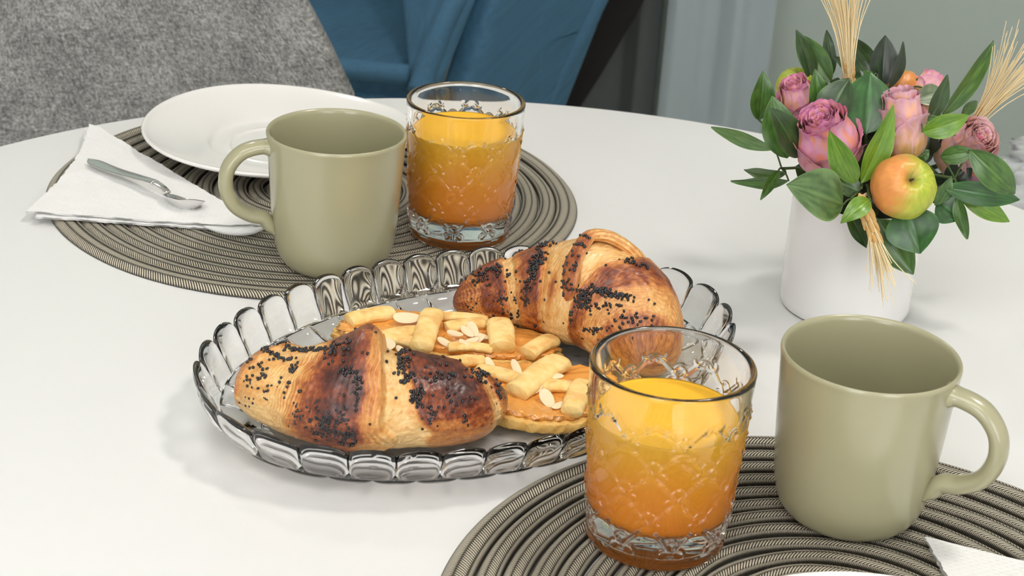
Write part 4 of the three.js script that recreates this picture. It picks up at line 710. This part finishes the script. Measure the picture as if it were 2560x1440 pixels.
// grey upholstered chair beyond the table
{
  const tweed = dataTexture(512, 512, (u, v) => { const a = tileNoise(u, v, 150), b = tileNoise(u, v, 256, 7), w = hash2(Math.floor(u * 180), Math.floor(v * 36), 3) + hash2(Math.floor(u * 36), Math.floor(v * 180), 5); const l = 134 + 20 * a + 30 * b + 11 * w + 10 * tileNoise(u, v, 9, 1); return [l, l, l * 0.985]; }, true);
  const m = std({ map: tweed, roughness: 0.95, bumpMap: tweed, bumpScale: 0.0006 });
  const t = thing('upholstered_chair', 'grey tweed upholstered chair with a rounded back beyond the table', 'chair', [-0.512, 0, -1.64]); t.rotation.y = 0.12;
  const W = [[0.4, 0.385], [0.52, 0.37], [0.6, 0.357], [0.67, 0.342], [0.76, 0.29], [0.83, 0.225], [0.89, 0.13], [0.93, 0.06]];
  part('backrest', grid(120, 40, (u, v) => {
    const a = -u * 2 * Math.PI, b = (v - 0.5) * Math.PI, k = superq(Math.cos(b), 0.3), Y = mix(0.4, 0.93, superq(Math.sin(a), 0.6) * k * 0.5 + 0.5), X = superq(Math.cos(a), 0.5) * k * lin(W, Y);
    const z = 0.05 * superq(Math.sin(b), 0.7) + 0.75 * X * X - 0.16 * (Y - 0.4) + 0.004 * n3(X * 6, Y * 6, 2);
    return [X, Y, z];
  }, { wrapU: true, uv: (u, v) => { const a = u * 2 * Math.PI, k = superq(Math.cos((v - 0.5) * Math.PI), 0.3); const Y = mix(0.4, 0.93, superq(Math.sin(a), 0.6) * k * 0.5 + 0.5); return [superq(Math.cos(a), 0.5) * k * lin(W, Y) * 3.5, Y * 3.5]; } }), m, t);
  part('seat', new RoundedBoxGeometry(0.56, 0.11, 0.5, 6, 0.045).translate(0, 0.43, 0.3), m, t);
  const leg = std({ color: 0x2a2019, roughness: 0.5 });
  for (const [x, z] of [[-0.23, 0.1], [0.23, 0.1], [-0.23, 0.5], [0.23, 0.5]]) part('leg', tube([V(x, 0.4, z), V(x * 1.08, 0.001, z + (z > 0.3 ? 0.02 : -0.02))], (q) => mix(0.018, 0.011, q), { seg: 3, sides: 14 }), leg, t);
}
// blue velvet armchair behind
{
  const nap = dataTexture(256, 256, (u, v) => { const l = 226 + 10 * tileNoise(u, v, 5) + 14 * tileNoise(u, v, 120, 4); return [l, l, l]; }, true);
  const flat = (g) => { const P = g.attributes.position, U = g.attributes.uv; for (let i = 0; i < P.count; i++) U.setXY(i, (P.getX(i) + 0.6 * P.getZ(i)) * 1.6, (P.getY(i) + 0.5 * P.getZ(i)) * 1.6); return g; };
  const m = phys({ color: new THREE.Color(...srgb(68, 116, 148)), map: nap, roughness: 0.8, sheen: 0.7, sheenRoughness: 0.4, sheenColor: new THREE.Color(0.35, 0.6, 0.8) });
  const t = thing('armchair', 'blue velvet armchair with piped edges behind the grey chair', 'armchair', [0, T, 0]);
  const pipe = (pts, r) => tube(pts.map((p) => V(...p)), () => r, { seg: 40, sides: 14 });
  part('seat_cushion', flat(cushion([-0.62, -0.305, -2.36], [-0.142, -0.305, -2.33], [-0.20, -0.305, -2.95], [-0.66, -0.305, -2.98], 0.07, { e: 0.18, bulge: 0.22, wob: 0.003 })), m, t);
  part('seat_piping', pipe([[-0.62, -0.272, -2.335], [-0.38, -0.271, -2.318], [-0.16, -0.272, -2.302]], 0.0135), m, t);
  part('front_panel', flat(cushion([-0.62, -0.62, -2.36], [-0.15, -0.62, -2.34], [-0.145, -0.315, -2.33], [-0.62, -0.315, -2.35], 0.05, { e: 0.15, bulge: 0.2 })), m, t);
  part('side_panel', flat(cushion([-0.17, -0.56, -2.3], [0.0, -0.56, -2.6], [0.185, 0.0, -2.74], [-0.02, 0.0, -2.47], 0.05, { e: 0.12, bulge: 0.16, wob: 0.004 })), m, t);
  part('arm_front', flat(cushion([-0.15, -0.3, -2.305], [-0.128, -0.29, -2.295], [-0.018, 0.0, -2.462], [-0.24, -0.05, -2.82], 0.04, { e: 0.2, bulge: 0.3 })), m, t);
  part('arm_piping', pipe([[-0.146, -0.292, -2.286], [-0.128, -0.235, -2.318], [-0.104, -0.176, -2.352], [-0.042, -0.045, -2.432], [-0.02, 0.0, -2.46]], 0.016), m, t);
  part('rear_piping', pipe([[-0.012, -0.55, -2.585], [0.028, -0.39, -2.585], [0.095, -0.246, -2.64], [0.162, -0.093, -2.7], [0.2, 0.0, -2.73]], 0.019), m, t);
  part('backrest', flat(cushion([-0.62, -0.3, -2.93], [-0.16, -0.3, -2.9], [-0.08, 0.24, -3.02], [-0.66, 0.24, -3.04], 0.09, { e: 0.2, bulge: 0.25 })), m, t);
  const leg = std({ color: 0x17120e, roughness: 0.5 });
  for (const [x, z] of [[-0.58, -2.38], [-0.2, -2.4], [-0.58, -2.9], [-0.12, -2.75]]) part('leg', tube([V(x, -0.55, z), V(x, -0.749, z)], (q) => mix(0.02, 0.013, q), { seg: 3, sides: 12 }), leg, t);
}
// fluffy pale chair at the right
{
  const t = thing('fur_chair', 'fluffy pale grey chair back just showing at the right edge, behind the bouquet', 'chair', [0.78, 0, -1.72]);
  const m = std({ color: new THREE.Color(...srgb(186, 190, 190)), roughness: 1 });
  part('fur_backrest', grid(160, 100, (u, v) => {
    const a = -u * 2 * Math.PI, b = (v - 0.5) * Math.PI, k = superq(Math.cos(b), 0.5), X = 0.3 * k * superq(Math.cos(a), 0.7), Y = 0.52 + 0.155 * k * superq(Math.sin(a), 0.7), Z = 0.09 * superq(Math.sin(b), 0.8);
    const d = 1 + 0.06 * n3(X * 30, Y * 30, Z * 30) + 0.05 * n3(X * 80, Y * 80, Z * 80);
    return [X * d, 0.52 + (Y - 0.52) * d, Z * d];
  }, { wrapU: true }), m, t);
  part('seat', new RoundedBoxGeometry(0.5, 0.08, 0.46, 4, 0.03).translate(0, 0.4, 0.18), m, t);
  const leg = std({ color: 0x3a2a1c, roughness: 0.5 });
  for (const [x, z] of [[-0.2, 0], [0.2, 0], [-0.2, 0.36], [0.2, 0.36]]) part('leg', tube([V(x, 0.38, z), V(x * 1.1, 0.001, z)], (q) => mix(0.017, 0.011, q), { seg: 3, sides: 12 }), leg, t);
}
renderer.render(scene, camera);
